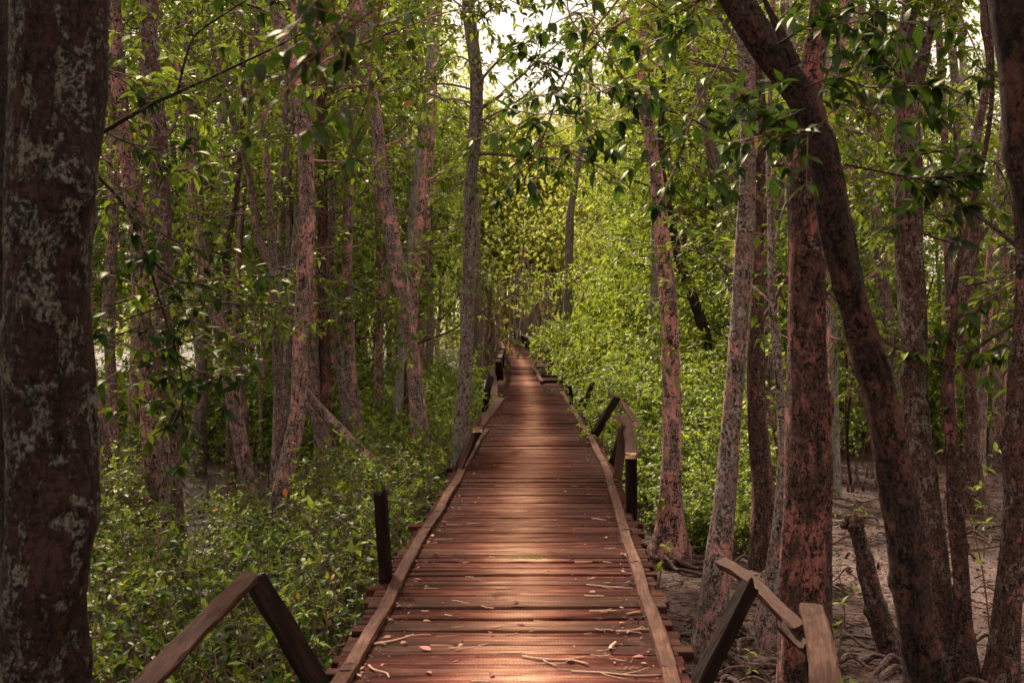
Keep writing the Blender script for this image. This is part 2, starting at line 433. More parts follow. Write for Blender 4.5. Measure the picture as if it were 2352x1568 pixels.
sl = bpy.data.lights.new('sun', 'SUN'); sl.energy = 10.0; sl.angle = math.radians(6); sl.color = (1., .86, .66)
so = bpy.data.objects.new('sun', sl); COL.objects.link(so)
sd = Vector((math.sin(SUN_AZ) * math.cos(SUN_EL), math.cos(SUN_AZ) * math.cos(SUN_EL), math.sin(SUN_EL)))
so.rotation_euler = sd.to_track_quat('Z', 'Y').to_euler(); so.location = (0, 0, 20)

cam = bpy.data.cameras.new('camera'); co_ = bpy.data.objects.new('camera', cam); COL.objects.link(co_)
cam.sensor_width = 36; cam.lens = 36 * FPX / 2352; cam.clip_start = .05; cam.clip_end = 1200
co_.location = (0, 0, CAMZ); co_.rotation_euler = (math.pi / 2 - PITCH, 0, 0)
cam.dof.use_dof = True; cam.dof.focus_distance = 11.; cam.dof.aperture_fstop = 4.5
SC.camera = co_
SC.view_settings.view_transform = 'Standard'; SC.view_settings.look = 'None'; SC.view_settings.exposure = 0
SC.render.engine = 'CYCLES'
SC.cycles.max_bounces = 6; SC.cycles.diffuse_bounces = 3; SC.cycles.glossy_bounces = 2; SC.cycles.transmission_bounces = 4
SC.cycles.caustics_reflective = False; SC.cycles.caustics_refractive = False
SC.cycles.use_denoising = True
SC.cycles.sample_clamp_indirect = 4

# ------------------------------------------------------------------ ground
def axis(lo, hi, d0, growth, c=0):
    out = [0.]; d = d0
    while out[-1] < hi - c: out.append(out[-1] + d); d *= growth
    neg = [0.]; d = d0
    while neg[-1] < c - lo: neg.append(neg[-1] + d); d *= growth
    return np.array([c - v for v in neg[:0:-1]] + [c + v for v in out])
xs = axis(-300, 300, .055, 1.022, 2.6); ys = axis(-30, 400, .06, 1.018, 7.5)
X, Y = np.meshgrid(xs, ys)
H = np.array([[ground_h(x, y) for x in xs] for y in ys])
mb = MB(); nx = len(xs); V = np.stack([X, Y, GZ + H], -1).reshape(-1, 3)
i = np.arange(len(ys) - 1)[:, None] * nx; j = np.arange(nx - 1)[None]
mb.add(V, np.stack([i + j, i + j + 1, i + nx + j + 1, i + nx + j], -1).reshape(-1, 4))
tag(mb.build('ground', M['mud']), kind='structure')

# ------------------------------------------------------------------ boardwalk
LE = [(1568, 741), (1495, 781), (1333, 869), (1277, 911), (1207, 964), (1158, 992), (1105, 1027), (1060, 1052), (969, 1115), (917, 1140), (860, 1143), (808, 1154), (785, 1160)]
RE = [(1568, 1600), (1555, 1580), (1404, 1530), (1344, 1512), (1284, 1491), (1228, 1470), (1193, 1459), (1112, 1428), (1030, 1389), (958, 1343), (909, 1301), (878, 1287), (850, 1265), (811, 1234), (785, 1196)]
def edge_fn(E):
    q = np.array([P(x, y, zof(y, 0.))[:2] for y, x in E]); o = np.argsort(q[:, 1]); q = q[o]
    return lambda y: float(np.interp(y, q[:, 1], q[:, 0]))
eL, eR = edge_fn(LE), edge_fn(RE)
def deck_z(x, y):
    return .018 * math.sin(y * .55 + 1) + .012 * math.sin(y * 1.7) - .02 * max(0, min(1, (y - 20) / 15))
# centre of the pale band: painted sheen and footfall wear
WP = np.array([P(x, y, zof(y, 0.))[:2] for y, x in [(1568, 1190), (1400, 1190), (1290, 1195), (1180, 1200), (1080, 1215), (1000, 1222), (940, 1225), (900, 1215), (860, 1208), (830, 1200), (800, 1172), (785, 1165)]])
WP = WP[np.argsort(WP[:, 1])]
boardwalk = thing('boardwalk', 'weathered red-brown plank boardwalk running straight into the forest', 'boardwalk', (0, 5, 0))
OFF = np.array([0, 5., 0])
mb = MB(); y = 1.2; xsN = 26
while y < 72:
    wd = R.uniform(.085, .155); gap = R.choice([.001, .0025, .005, .016], p=[.6, .28, .1, .02])
    yc = y + wd / 2
    x0 = eL(yc) + R.normal(0, .018); x1 = eR(yc) + R.normal(0, .018)
    if R.random() < .07: x0 -= R.uniform(.03, .1)
    if R.random() < .07: x1 += R.uniform(.03, .1)
    yaw = R.normal(0, .006); roll = R.normal(0, .004); lift = R.uniform(-.002, .002); th = .042; pid = R.uniform(0, 40)
    t = np.linspace(0, 1, xsN); X_ = x0 + (x1 - x0) * t; c = .004
    prof = [(-wd / 2 + c, 0), (wd / 2 - c, 0), (wd / 2, -c), (wd / 2, -th), (-wd / 2, -th), (-wd / 2, -c)]
    k = len(prof); rows = []; gcs = []; tn = []
    wob = np.cumsum(R.normal(0, .0012, xsN)); bow = R.normal(0, .006) * np.sin(t * math.pi)
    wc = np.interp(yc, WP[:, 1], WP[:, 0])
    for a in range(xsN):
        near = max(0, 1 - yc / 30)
        wear_sheen = math.exp(-((X_[a] - wc) / (.36 if yc < 16 else .25)) ** 2) * .56 + .12
        for (py_, pz) in prof:
            xx = X_[a]; yy = yc + py_ + yaw * (xx) + wob[a] * (1 if abs(py_) > wd * .3 else 0)
            rows.append((xx, yy, deck_z(xx, yc) + lift + pz + bow[a] + roll * py_ / wd))
            gcs.append((xx + pid * 3, py_ + pz * .5, pid)); tn.append(wear_sheen if pz > -.02 else .05)
    i = np.arange(xsN - 1)[:, None] * k; j = np.arange(k)[None]
    F = np.stack([i + j, i + k + j, i + k + (j + 1) % k, i + (j + 1) % k], -1).reshape(-1, 4)[:, ::-1]
    e0 = np.arange(k)[None]; e1 = (np.arange(k)[::-1] + (xsN - 1) * k)[None]
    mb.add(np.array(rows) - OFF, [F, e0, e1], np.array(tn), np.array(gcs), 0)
    if yc < 16:
        for ux in (x0 + .2, x1 - .2):
            for dy in (-.28, .28):
                cx_, cy_ = ux + R.normal(0, .02), yc + dy * wd; th_ = np.linspace(0, 6.28, 7)[:6]
                mb.add(np.stack([cx_ + .0065 * np.cos(th_), cy_ + .0065 * np.sin(th_), np.full(6, deck_z(cx_, yc) + lift + .0025)], 1) - OFF, np.arange(6)[None], .1, None, 1)
    y += wd + gap
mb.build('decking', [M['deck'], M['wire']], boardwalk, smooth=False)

def beam(mb, pts, w_, h_, up=(0, 0, 1), tone=.8, mat=0, n=None, jag=.006, c=.12, endmat=None, off=0):
    """chamfered sawn timber swept along points; w across, h along 'up'"""
    p = np.asarray(pts, float); L = np.sum(np.linalg.norm(np.diff(p, axis=0), axis=1))
    n = n or max(4, int(L / .08)); p = smooth_path(p, n)
    T = nrm(np.gradient(p, axis=0)); s = np.linspace(0, L, n)
    a = nrm(np.cross(T, np.broadcast_to(np.array(up, float), T.shape))); b = np.cross(a, T)
    ch = min(w_, h_) * c
    pr = np.array([(-w_ / 2 + ch, h_ / 2), (0, h_ / 2), (w_ / 2 - ch, h_ / 2), (w_ / 2, h_ / 2 - ch), (w_ / 2, 0), (w_ / 2, -h_ / 2 + ch), (w_ / 2 - ch, -h_ / 2), (0, -h_ / 2), (-w_ / 2 + ch, -h_ / 2), (-w_ / 2, -h_ / 2 + ch), (-w_ / 2, 0), (-w_ / 2, h_ / 2 - ch)])
    k = len(pr); J = np.cumsum(R.normal(0, jag * .35, (n, k, 2)), 0) * .5 + R.normal(0, jag * .35, (n, k, 2))
    Q = pr[None] + np.clip(J, -jag * 2.5, jag * 2.5)
    V = p[:, None] + Q[..., :1] * a[:, None] + Q[..., 1:] * b[:, None]
    V[0] += T[0] * R.normal(0, .012, (k, 1)); V[-1] += T[-1] * R.normal(0, .012, (k, 1))
    o3 = R.uniform(-30, 30, 3)
    G = np.concatenate([Q, np.repeat(s[:, None, None], k, 1)], -1) + o3
    i = np.arange(n - 1)[:, None] * k; j = np.arange(k)[None]
    F = np.stack([i + j, i + (j + 1) % k, i + k + (j + 1) % k, i + k + j], -1).reshape(-1, 4)
    mb.add(V.reshape(-1, 3) - off, [F], tone, G.reshape(-1, 3), mat)
    for row, fl in ((0, True), (n - 1, False)):
        cc = V[row].mean(0); vv = np.vstack([V[row], cc]) - off; jj = np.arange(k)
        f = np.stack([jj, (jj + 1) % k, np.full(k, k)], -1)
        if fl: f = f[:, ::-1]
        mb.add(vv, [f], tone, np.vstack([G[row], G[row].mean(0)]), mat if endmat is None else endmat)

def on_deck(px, py, h=0.): 
    q = P(px, py, zof(py, 0.)); q[2] = deck_z(q[0], q[1]) + h; return q
# kerb rails lying on the deck edges, in lengths tied with wire
def kerb(pxs, width):
    q = np.array([on_deck(x, y, .020) for x, y in pxs]); q = q[np.argsort(q[:, 1])]
    for a in range(len(q) - 1):
        d = nrm(q[a + 1] - q[a]); mbk = MB()
        m_ = (q[a] + q[a + 1]) / 2 + np.array([R.normal(0, .006), 0, .004])
        beam(mbk, [q[a] + d * .004, m_, q[a + 1] - d * .004], width, .036, tone=R.uniform(.75, 1.), jag=.003, off=OFF)
        mbk.build('kerb_rail', [M['rail']], boardwalk, smooth=False)
kerb([(735, 1640), (805, 1537), (886, 1390), (950, 1270), (1006, 1182), (1048, 1115), (1076, 1059), (1097, 1017), (1119, 990)], .074)
kerb([(1560, 1640), (1537, 1544), (1481, 1369), (1460, 1298), (1431, 1214), (1403, 1122), (1386, 1070), (1361, 1017), (1336, 975), (1308, 928), (1291, 903)], .074)
for (x, y) in [(869, 1420), (985, 1222), (1040, 1127), (1486, 1422), (1438, 1228), (1408, 1140), (795, 1555)]:
    q = on_deck(x, y, .03); mbw = MB(); th = np.linspace(-.35, math.pi + .35, 14)
    pts = np.stack([q[0] + .05 * np.cos(th), q[1] + .01 * np.sin(th * 3), q[2] - .024 + .04 * np.sin(th)], -1) - OFF
    tube(mbw, pts, .0045, 6); mbw.build('wire_loop', [M['wire']], boardwalk)
# bearers and piles
for sx in (0, 1, 2):
    pts = [(eL(yy) + .22 + (eR(yy) - eL(yy) - .44) * sx / 2, yy, -.115) for yy in np.linspace(1.5, 70, 30)]
    mbj = MB(); beam(mbj, pts, .09, .13, tone=.3, n=120, off=OFF); mbj.build('bearer', [M['post']], boardwalk, smooth=False)
for yy in np.arange(2.2, 40, 1.9):
    for sx in (0, 1):
        xx = eL(yy) + .2 if sx == 0 else eR(yy) - .2
        mbj = MB(); beam(mbj, [(xx, yy, -.05), (xx, yy, GZ - .15)], .11, .11, up=(0, 1, 0), tone=.2, off=OFF); mbj.build('pile', [M['post']], boardwalk, smooth=False)

# ------------------------------------------------------------------ broken railings
def railing(label, beams, base, group=None, cat='railing'):
    t = thing('broken_post' if cat == 'post' else 'broken_railing', label, cat, tuple(base), group)
    for (name, pts, w_, h_, up, mt, tone) in beams:
        m_ = MB(); beam(m_, pts, w_, h_, up=up, tone=tone, off=np.array(base), endmat=1 if name == 'handrail_end' else None)
        o = m_.build('handrail' if name == 'handrail_end' else name, [M[mt]] + ([M['endgrain']] if name == 'handrail_end' else []), t, smooth=False)
    return t
UPY = (0, 1, .2)
ZA = 5.35
railing('dark tilted handrail and post forming an inverted V in the near left undergrowth', [
    ('post', [P(590, 1335, ZA + .15), P(660, 1450, ZA + .05), P(728, 1568, ZA - .05), P(760, 1625, ZA - .1)], .075, .105, (1, .9, .6), 'post', .95),
    ('handrail', [P(578, 1322, ZA + .12), P(500, 1400, ZA - .4), P(410, 1492, ZA - .95), P(320, 1590, ZA - 1.4), P(250, 1680, ZA - 1.6)], .075, .05, (.4, -.3, 1), 'rail', .42)], P(740, 1568, ZA))
railing('short black upright post standing alone at left deck edge', [
    ('post', [P(873, 1130, 7.3), P(880, 1220, 7.28), P(888, 1340, 7.25), P(892, 1420, 7.25)], .08, .085, (0, 1, 0), 'post', 1.)], P(890, 1345, 7.25), cat='post')
railing('fallen handrail leaning over the left kerb beside the lichen trunk', [
    ('post', [P(1040, 1105, 12.0), P(1066, 1050, 12.2), P(1100, 985, 12.6)], .085, .085, UPY, 'post', .9),
    ('handrail_end', [P(1096, 988, 12.3), P(1120, 955, 13.4), P(1150, 918, 14.6)], .10, .05, (0, -.3, 1), 'rail', .75),
    ('brace', [P(1050, 1090, 12.0), P(1080, 1010, 12.3), P(1098, 965, 12.6)], .05, .1, UPY, 'rail', .5)], on_deck(1045, 1075))
railing('narrow pale handrail and black post stump at left edge midway along boardwalk', [
    ('post', [P(1113, 945, 20), P(1119, 900, 20), P(1127, 868, 20.3)], .11, .1, UPY, 'post', 1.),
    ('handrail_end', [P(1137, 912, 20.2), P(1135, 880, 22.5), P(1129, 845, 25)], .11, .05, (0, -.3, 1), 'rail', .8)], on_deck(1128, 925))
bm = []
for (x0_, y0_, x1_, y1_, Z0, wd) in [(1149, 872, 1146, 822, 27, .16), (1146, 860, 1151, 812, 31, .2), (1151, 842, 1154, 800, 36, .2), (1153, 828, 1155, 792, 42, .2)]:
    bm.append(('board', [P(x0_, y0_, Z0), P((x0_ + x1_) / 2 - 1, (y0_ + y1_) / 2, Z0), P(x1_, y1_, Z0 + .3)], wd, .05, UPY, 'post', .9))
bm.append(('handrail', [P(1143, 832, 26), P(1150, 812, 32), P(1155, 800, 38), P(1150, 786, 46)], .12, .05, (0, -.3, 1), 'rail', .8))
railing('dark boarded parapet at the far left end of the boardwalk', bm, on_deck(1150, 850))
railing('dark diagonal post with bent handrail tipped over right edge of boardwalk', [
    ('post', [P(1366, 996, 15.2), P(1390, 955, 15.3), P(1416, 916, 15.5)], .10, .10, (1, .6, .4), 'post', .9),
    ('handrail_end', [P(1405, 905, 16.3), P(1428, 925, 15.8), P(1446, 950, 15.3), P(1461, 974, 14.9)], .11, .055, (.5, -.3, 1), 'rail', .6)], on_deck(1378, 985))
railing('tall black post with pale cut top and two curved boards by the right edge', [
    ('post', [P(1450, 1043, 9.75), P(1450, 1110, 9.75), P(1450, 1186, 9.75), P(1450, 1260, 9.75)], .095, .09, (0, 1, 0), 'post', 1.),
    ('handrail_end', [P(1449, 1046, 9.4), P(1449, 1015, 10.2), P(1443, 980, 11.2), P(1428, 960, 11.9), P(1418, 957, 12.2)], .095, .05, (0, -.2, 1), 'rail', .6),
    ('brace', [P(1406, 1062, 10.9), P(1420, 1025, 11.), P(1430, 985, 11.1)], .07, .05, UPY, 'post', .9),
    ('brace', [P(1418, 1098, 10.6), P(1426, 1035, 10.8), P(1434, 980, 11.0)], .085, .03, UPY, 'rail', .25)], on_deck(1450, 1185))
railing('near right broken railing with slanting post under two grey brown handrails', [
    ('post', [P(1600, 1590, 5.3), P(1660, 1468, 5.45), P(1722, 1345, 5.6)], .065, .095, (1, .9, .3), 'post', 1.),
    ('handrail', [P(1655, 1290, 6.6), P(1712, 1325, 6.2), P(1770, 1378, 5.8), P(1838, 1446, 5.4)], .068, .045, (-.3, -.5, 1), 'rail', .5),
    ('brace', [P(1800, 1440, 5.5), P(1830, 1470, 5.4), P(1853, 1490, 5.3)], .05, .045, (-.3, -.5, 1), 'rail', .35),
    ('handrail', [P(1862, 1393, 5.3), P(1874, 1440, 4.95), P(1888, 1510, 4.55), P(1894, 1600, 4.1), P(1900, 1700, 3.8)], .105, .042, (0, -.5, 1), 'rail', .5),
    ('post', [P(1868, 1420, 5.4), P(1872, 1500, 5.4), P(1876, 1600, 5.4), P(1880, 1900, 5.4)], .08, .08, (0, 1, 0), 'post', 1.)], P(1600, 1568, 5.3))
railing('collapsed rail frame lying across the right half of the far deck', [
    ('handrail', [on_deck(1224, 846, .05), on_deck(1240, 868, .06)], .08, .07, (0, 0, 1), 'rail', .5),
    ('handrail', [on_deck(1236, 866, .05), on_deck(1244, 882, .06)], .09, .07, (0, 0, 1), 'rail', .6),
    ('crossbar', [on_deck(1226, 849, .07), on_deck(1266, 850, .07)], .07, .07, (0, 0, 1), 'rail', .3),
    ('crossbar', [on_deck(1240, 867, .07), on_deck(1288, 868, .07)], .07, .07, (0, 0, 1), 'rail', .3),
    ('crossbar', [on_deck(1243, 880, .06), on_deck(1290, 879, .06)], .07, .09, (0, 0, 1), 'rail', .25),
    ('handrail', [on_deck(1262, 848, .1), on_deck(1282, 858, .1)], .08, .09, (0, 0, 1), 'rail', .4),
    ('brace', [P(1223, 846, 35), P(1248, 804, 36)], .06, .06, UPY, 'rail', .6),
    ('handrail', [P(1248, 803, 36), P(1261, 797, 37)], .08, .06, (0, 0, 1), 'rail', .7)], on_deck(1250, 868))
bm = []
for (x0_, y0_, x1_, y1_, Z0, wd) in [(1272, 852, 1263, 803, 33, .12), (1264, 838, 1256, 795, 38, .14), (1257, 826, 1249, 788, 43, .14)]:
    bm.append(('board', [P(x0_, y0_, Z0), P((x0_ + x1_) / 2, (y0_ + y1_) / 2, Z0), P(x1_, y1_, Z0 + .3)], wd, .05, UPY, 'post', .9))
bm.append(('handrail', [P(1268, 806, 33), P(1256, 794, 38), P(1244, 784, 44)], .13, .06, (0, -.2, 1), 'rail', .8))
railing('dark triangular board panel with pale handrail on right past the frame', bm, on_deck(1262, 840))
bm = []
for (x0_, y0_, x1_, y1_, Z0, wd) in [(1221, 806, 1218, 780, 52, .3), (1213, 798, 1210, 775, 56, .3), (1206, 792, 1203, 771, 60, .3)]:
    bm.append(('board', [P(x0_, y0_, Z0), P(x1_, y1_, Z0 + .3)], wd, .05, UPY, 'post', .9))
bm.append(('handrail', [P(1222, 778, 52), P(1210, 773, 57), P(1200, 769, 62)], .14, .07, (0, -.2, 1), 'rail', .8))
railing('small dark boarded rail where the boardwalk disappears into the trees', bm, on_deck(1215, 800))
railing('black stump of post poking from bushes right of the mid deck', [
    ('post', [P(1362, 878, 18.5), P(1352, 903, 18.4), P(1342, 932, 18.2)], .075, .06, UPY, 'post', .8)], P(1345, 930, 18.2), cat='post')
railing('thin dark post stub at the right kerb where it starts', [
    ('post', [P(1312, 930, 21), P(1311, 900, 21), P(1308, 886, 21)], .07, .06, (0, 1, 0), 'post', .9),
    ('brace', [P(1322, 940, 20), P(1332, 925, 20.1), P(1342, 912, 20.2)], .06, .05, UPY, 'post', .9)], on_deck(1311, 925), cat='post')

# ------------------------------------------------------------------ explicit trees
def tree(label, pts, Z=None, mat='bark', limbs=10, lz=(1.2, 8.5), tone=.45, lod=1, size=.105, ext=True, leaf='leaf', roots=0, flare=.5,
         name='mangrove_tree', cat='tree', extra=None, per=8, knobs=10, rough=.14, side=None, llen=(.8, 2.3), group=None, dens=6., lobes=4, zl=0., hgt=10.5):
    """pts: (x, y, width) by direction of view, base first; Z distance of the foot"""
    if Z is None: Z = zof(pts[0][1])
    rows = []
    for (x, y, wd) in pts:
        q = P(x, y, Z); rows.append([q[0], q[1], q[2], wd * Z / FPX / 2])
    rows = np.array(rows)
    rows[:, 1] += zl * (rows[:, 2] - rows[0, 2])          # gentle lean in depth
    if rows[0, 2] > GZ - .05:
        d = rows[0] - rows[1]; k = (rows[0, 2] - (GZ - .12)) / max(1e-3, -d[2]) if d[2] < 0 else 0
        foot = rows[0].copy(); foot[2] = GZ - .12; foot[0] += d[0] * min(k, .5); rows = np.vstack([foot, rows])
    if ext:
        top = rows[-1].copy(); d = rows[-1] - rows[-2]; d = d / max(.01, abs(d[2])); d[0] *= .5
        r_ = top[3]
        for z in np.arange(top[2] + 1.2, hgt, 1.2):
            top = top.copy(); top[:3] += np.array([d[0] * 1.2 + R.normal(0, .12), R.normal(0, .12), 1.2]); r_ *= .84; top[3] = r_; rows = np.vstack([rows, top])
    base = rows[0, :3].copy(); base[2] = GZ
    H_ = rows[-1, 2] - rows[0, 2]; n = max(24, int(H_ / .055)) if Z < 16 else max(20, int(H_ / .12))
    sm = smooth_path(rows, n); sm[:, 3] = np.maximum(sm[:, 3], .006)
    t = thing(name, label, cat, tuple(base), group)
    mbt = MB(); tube(mbt, sm[:, :3] - base, sm[:, 3], 28 if Z < 10 else (18 if Z < 18 else 12), 0, .5, rough, knobs, flare, lobes=lobes)
    mbc = MB(); tw = []
    for k in range(limbs):
        z = R.uniform(*lz); j = int(np.argmin(abs(sm[:, 2] - z))); p0 = sm[j, :3] - base
        a = R.uniform(0, 2 * math.pi) if side is None else side + R.normal(0, .6)
        d = np.array([math.cos(a), math.sin(a), R.uniform(-.05, .9)])
        if side is None and d[1] < -.35: d[1] *= -1
        limb(mbt, tw, p0, d, R.uniform(*llen), min(sm[j, 3] * .45, R.uniform(.012, .03)), 1, 6, 0, dens)
    if extra: extra(mbt, tw, base)
    mbt.build('trunk', [M[mat]], t)
    if tw:
        flush_twigs(mbc, tw, size, lod, tone, per); mbc.build('crown', [M['twig'], M[leaf]], t)
    for k in range(roots):
        mr = MB(); a = R.uniform(0, 6.28); r0 = sm[0, 3]; p = np.array([math.cos(a), math.sin(a), 0]) * r0 * 1.1; p[2] = .05
        pp = [p]; 
        for q in range(R.integers(6, 11)):
            a += R.normal(0, .55); st = R.uniform(.07, .16)
            nx_ = pp[-1] + np.array([math.cos(a) * st, math.sin(a) * st, 0]); nx_[2] = max(-.02, abs(math.sin(q * 1.1 + k)) * R.uniform(0, .12)); pp.append(nx_)
        pp[-1][2] = -.08
        pp = smooth_path(pp, 34); tube(mr, pp, np.linspace(R.uniform(.018, .032), .009, len(pp)), 8, 0, .5, .15)
        mr.build('root', [M['root']], t)
    return t

def stub(x0, y0, x1, y1, Z, r0, r1=None):
    def f(mb_, tw, base):
        tube(mb_, smooth_path([P(x0, y0, Z) - base, P((x0 + x1) / 2, (y0 + y1) / 2 + 4, Z) - base, P(x1, y1, Z) - base], 12), np.linspace(r0, r1 or r0 * .8, 12), 10, 0, .5, .2)
    return f

def drawn_limb(specs, Z):
    """branches drawn by direction of view: (points, width, twig density, from)"""
    def f(mb_, tw, base):
        for (pts, wd, dens, start) in specs:
            p = smooth_path([P(a, b, Z + (c if len(q) > 2 else 0)) - base for q in pts for (a, b, c) in [tuple(q) + (0,) * (3 - len(q))]], 26)
            r = np.linspace(wd * Z / FPX / 2, .004, 26); tube(mb_, p, r, 8, 0)
            T = np.gradient(p, axis=0); L = np.sum(np.linalg.norm(np.diff(p, axis=0), axis=1))
            for t_ in np.append(R.uniform(start, 1, int(L * dens)), [1., 1.] if dens else []):
                j = min(25, int(t_ * 25)); tw.append((p[j], nrm(nrm(T[j]) * .6 + R.normal(0, .6, 3)), R.uniform(.1, .32)))
    return f

# --- left
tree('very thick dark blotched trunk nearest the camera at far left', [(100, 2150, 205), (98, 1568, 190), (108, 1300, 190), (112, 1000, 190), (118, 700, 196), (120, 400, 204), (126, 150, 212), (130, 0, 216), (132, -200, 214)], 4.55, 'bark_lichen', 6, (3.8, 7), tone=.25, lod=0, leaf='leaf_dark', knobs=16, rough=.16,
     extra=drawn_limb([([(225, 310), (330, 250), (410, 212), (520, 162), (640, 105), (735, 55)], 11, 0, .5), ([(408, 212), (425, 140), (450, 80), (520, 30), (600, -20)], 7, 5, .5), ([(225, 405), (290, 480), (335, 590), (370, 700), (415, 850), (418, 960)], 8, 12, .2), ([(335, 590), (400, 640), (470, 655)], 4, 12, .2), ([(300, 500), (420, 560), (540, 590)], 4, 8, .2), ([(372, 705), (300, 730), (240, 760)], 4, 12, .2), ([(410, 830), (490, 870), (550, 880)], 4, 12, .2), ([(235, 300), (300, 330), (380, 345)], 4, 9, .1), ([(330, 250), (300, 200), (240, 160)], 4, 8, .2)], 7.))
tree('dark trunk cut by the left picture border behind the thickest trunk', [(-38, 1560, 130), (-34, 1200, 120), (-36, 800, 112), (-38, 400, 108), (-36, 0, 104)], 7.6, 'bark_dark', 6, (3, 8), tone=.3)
tree('short leaning trunk emerging right behind the thickest left trunk', [(266, 1262, 46), (248, 1120, 40), (222, 960, 36), (205, 850, 32), (196, 700, 30), (196, 300, 26)], None, 'bark', 7)
tree('slim straight trunk beside the leaning one at far left', [(272, 1180, 34), (262, 1050, 28), (256, 900, 27), (250, 700, 26), (262, 450, 24), (255, 100, 20)], None, 'bark', 10)
tree('grey trunk with rough dark bark third in from left', [(350, 1292, 46), (352, 1150, 42), (346, 980, 40), (338, 820, 38), (326, 700, 38), (318, 560, 40), (305, 440, 40), (284, 300, 36), (270, 150, 34), (262, 0, 30)], None, 'bark', 14, tone=.4)
tree('stout dark red trunk rising straight beside the grey rough trunk', [(396, 1306, 54), (394, 1150, 50), (390, 980, 48), (380, 800, 46), (374, 620, 44), (368, 480, 44), (364, 350, 42), (352, 180, 40), (336, 0, 36)], None, 'bark_red', 14, tone=.38)
tree('thin dark stem between the red trunk and slim far left trunk', [(340, 1060, 24), (332, 940, 22), (322, 800, 21), (312, 640, 20), (300, 400, 18)], None, 'bark', 9)
tree('pale footed trunk standing on bare mud left of centre clearing', [(449, 1088, 42), (453, 1000, 34), (461, 900, 30), (463, 740, 28), (456, 500, 28), (448, 350, 26), (436, 150, 24), (430, 0, 20)], None, 'bark_wood', 12)
tree('leaning trunk with broken black branch stub on its right side', [(590, 1178, 42), (573, 1110, 36), (556, 1033, 36), (527, 857, 36), (506, 758, 36), (471, 621, 30), (454, 540, 26), (440, 440, 22)], None, 'bark', 11, extra=stub(512, 752, 582, 798, zof(1178), .06, .045))
tree('thin straight trunk just behind the leaning broken-branched trunk', [(533, 1116, 28), (532, 1000, 24), (528, 860, 20), (524, 740, 18), (520, 600, 16)], None, 'bark_red', 8)
tree('thin wavy stem right of the leaning broken-branched trunk', [(568, 1095, 20), (562, 960, 18), (550, 860, 18), (540, 760, 16), (548, 600, 14)], None, 'bark', 8)
tree('tall curved pinkish trunk with patchy lichen, tallest left of boardwalk', [(628, 1250, 54), (645, 1140, 46), (664, 1057, 43), (684, 915, 36), (693, 735, 35), (706, 505, 36), (702, 350, 35), (686, 210, 37), (660, 110, 32), (645, 60, 30), (628, 0, 28)], None, 'bark_pink', 12, tone=.42, lz=(3, 9))
tree('slim stem leaning beside the curved lichen trunk on its left', [(640, 1105, 20), (652, 1000, 19), (660, 900, 18), (664, 760, 18), (668, 600, 16), (664, 400, 14)], None, 'bark', 9)
tree('dark leaning trunk right of the curved lichen trunk', [(774, 1130, 36), (752, 1040, 32), (728, 960, 30), (710, 915, 28), (690, 800, 26), (640, 640, 22), (600, 560, 18)], None, 'bark', 8)
tree('straight reddish trunk with pale ring behind the leaning dark trunk', [(757, 1118, 34), (752, 1000, 27), (748, 860, 26), (745, 700, 25), (742, 505, 23), (738, 300, 20), (734, 100, 17)], None, 'bark_red', 10)
tree('sinuous thin pink grey trunk curving away at the top', [(826, 1090, 24), (806, 1032, 21), (788, 900, 19), (775, 790, 18), (765, 700, 17), (763, 548, 17), (767, 422, 18), (792, 334, 17), (806, 270, 15)], None, 'bark_pink', 9)
tree('slender spotted trunk bending right at its foot behind saplings', [(852, 1096, 32), (834, 1030, 29), (818, 940, 28), (806, 850, 27), (799, 700, 25), (798, 548, 24), (801, 420, 23), (806, 316, 22), (820, 176, 19)], None, 'bark_pink', 10)
tree('thin crooked dark stem among the pink trunks left of boardwalk', [(874, 1066, 20), (872, 980, 17), (868, 870, 18), (873, 751, 17), (879, 660, 18), (871, 600, 13), (866, 470, 11), (864, 380, 9)], None, 'bark', 6)
tree('big spotted trunk leaning left as it climbs with round lichen discs', [(980, 1128, 52), (972, 1060, 44), (962, 960, 39), (950, 850, 36), (938, 750, 35), (918, 640, 34), (898, 530, 33), (878, 404, 31), (864, 270, 27), (850, 200, 27), (836, 110, 30), (828, 35, 30), (824, 0, 28)], None, 'bark_pink', 12, lz=(3, 9))
tree('thin companion stem tight behind the big spotted leaning trunk', [(940, 1080, 22), (938, 1000, 19), (936, 900, 17), (940, 800, 14)], None, 'bark_red', 5, ext=False)
tree('narrow dark trunk leaning right above the spotted trunk', [(948, 1010, 26), (946, 900, 25), (944, 800, 24), (948, 716, 23), (954, 611, 24), (960, 520, 24), (967, 457, 22), (980, 316, 21), (988, 176, 19), (996, 60, 16)], None, 'bark_pink', 10)
tree('pale thin trunk seen between spotted trunk and boardwalk', [(982, 960, 24), (984, 860, 19), (989, 716, 18), (986, 611, 18), (986, 500, 16), (990, 350, 14)], None, 'bark_pale', 10, size=.12)
tree('very thin pale stem low behind the crooked dark stem', [(896, 960, 15), (894, 850, 14), (893, 700, 13), (890, 560, 12)], None, 'bark_pale', 7, size=.12)
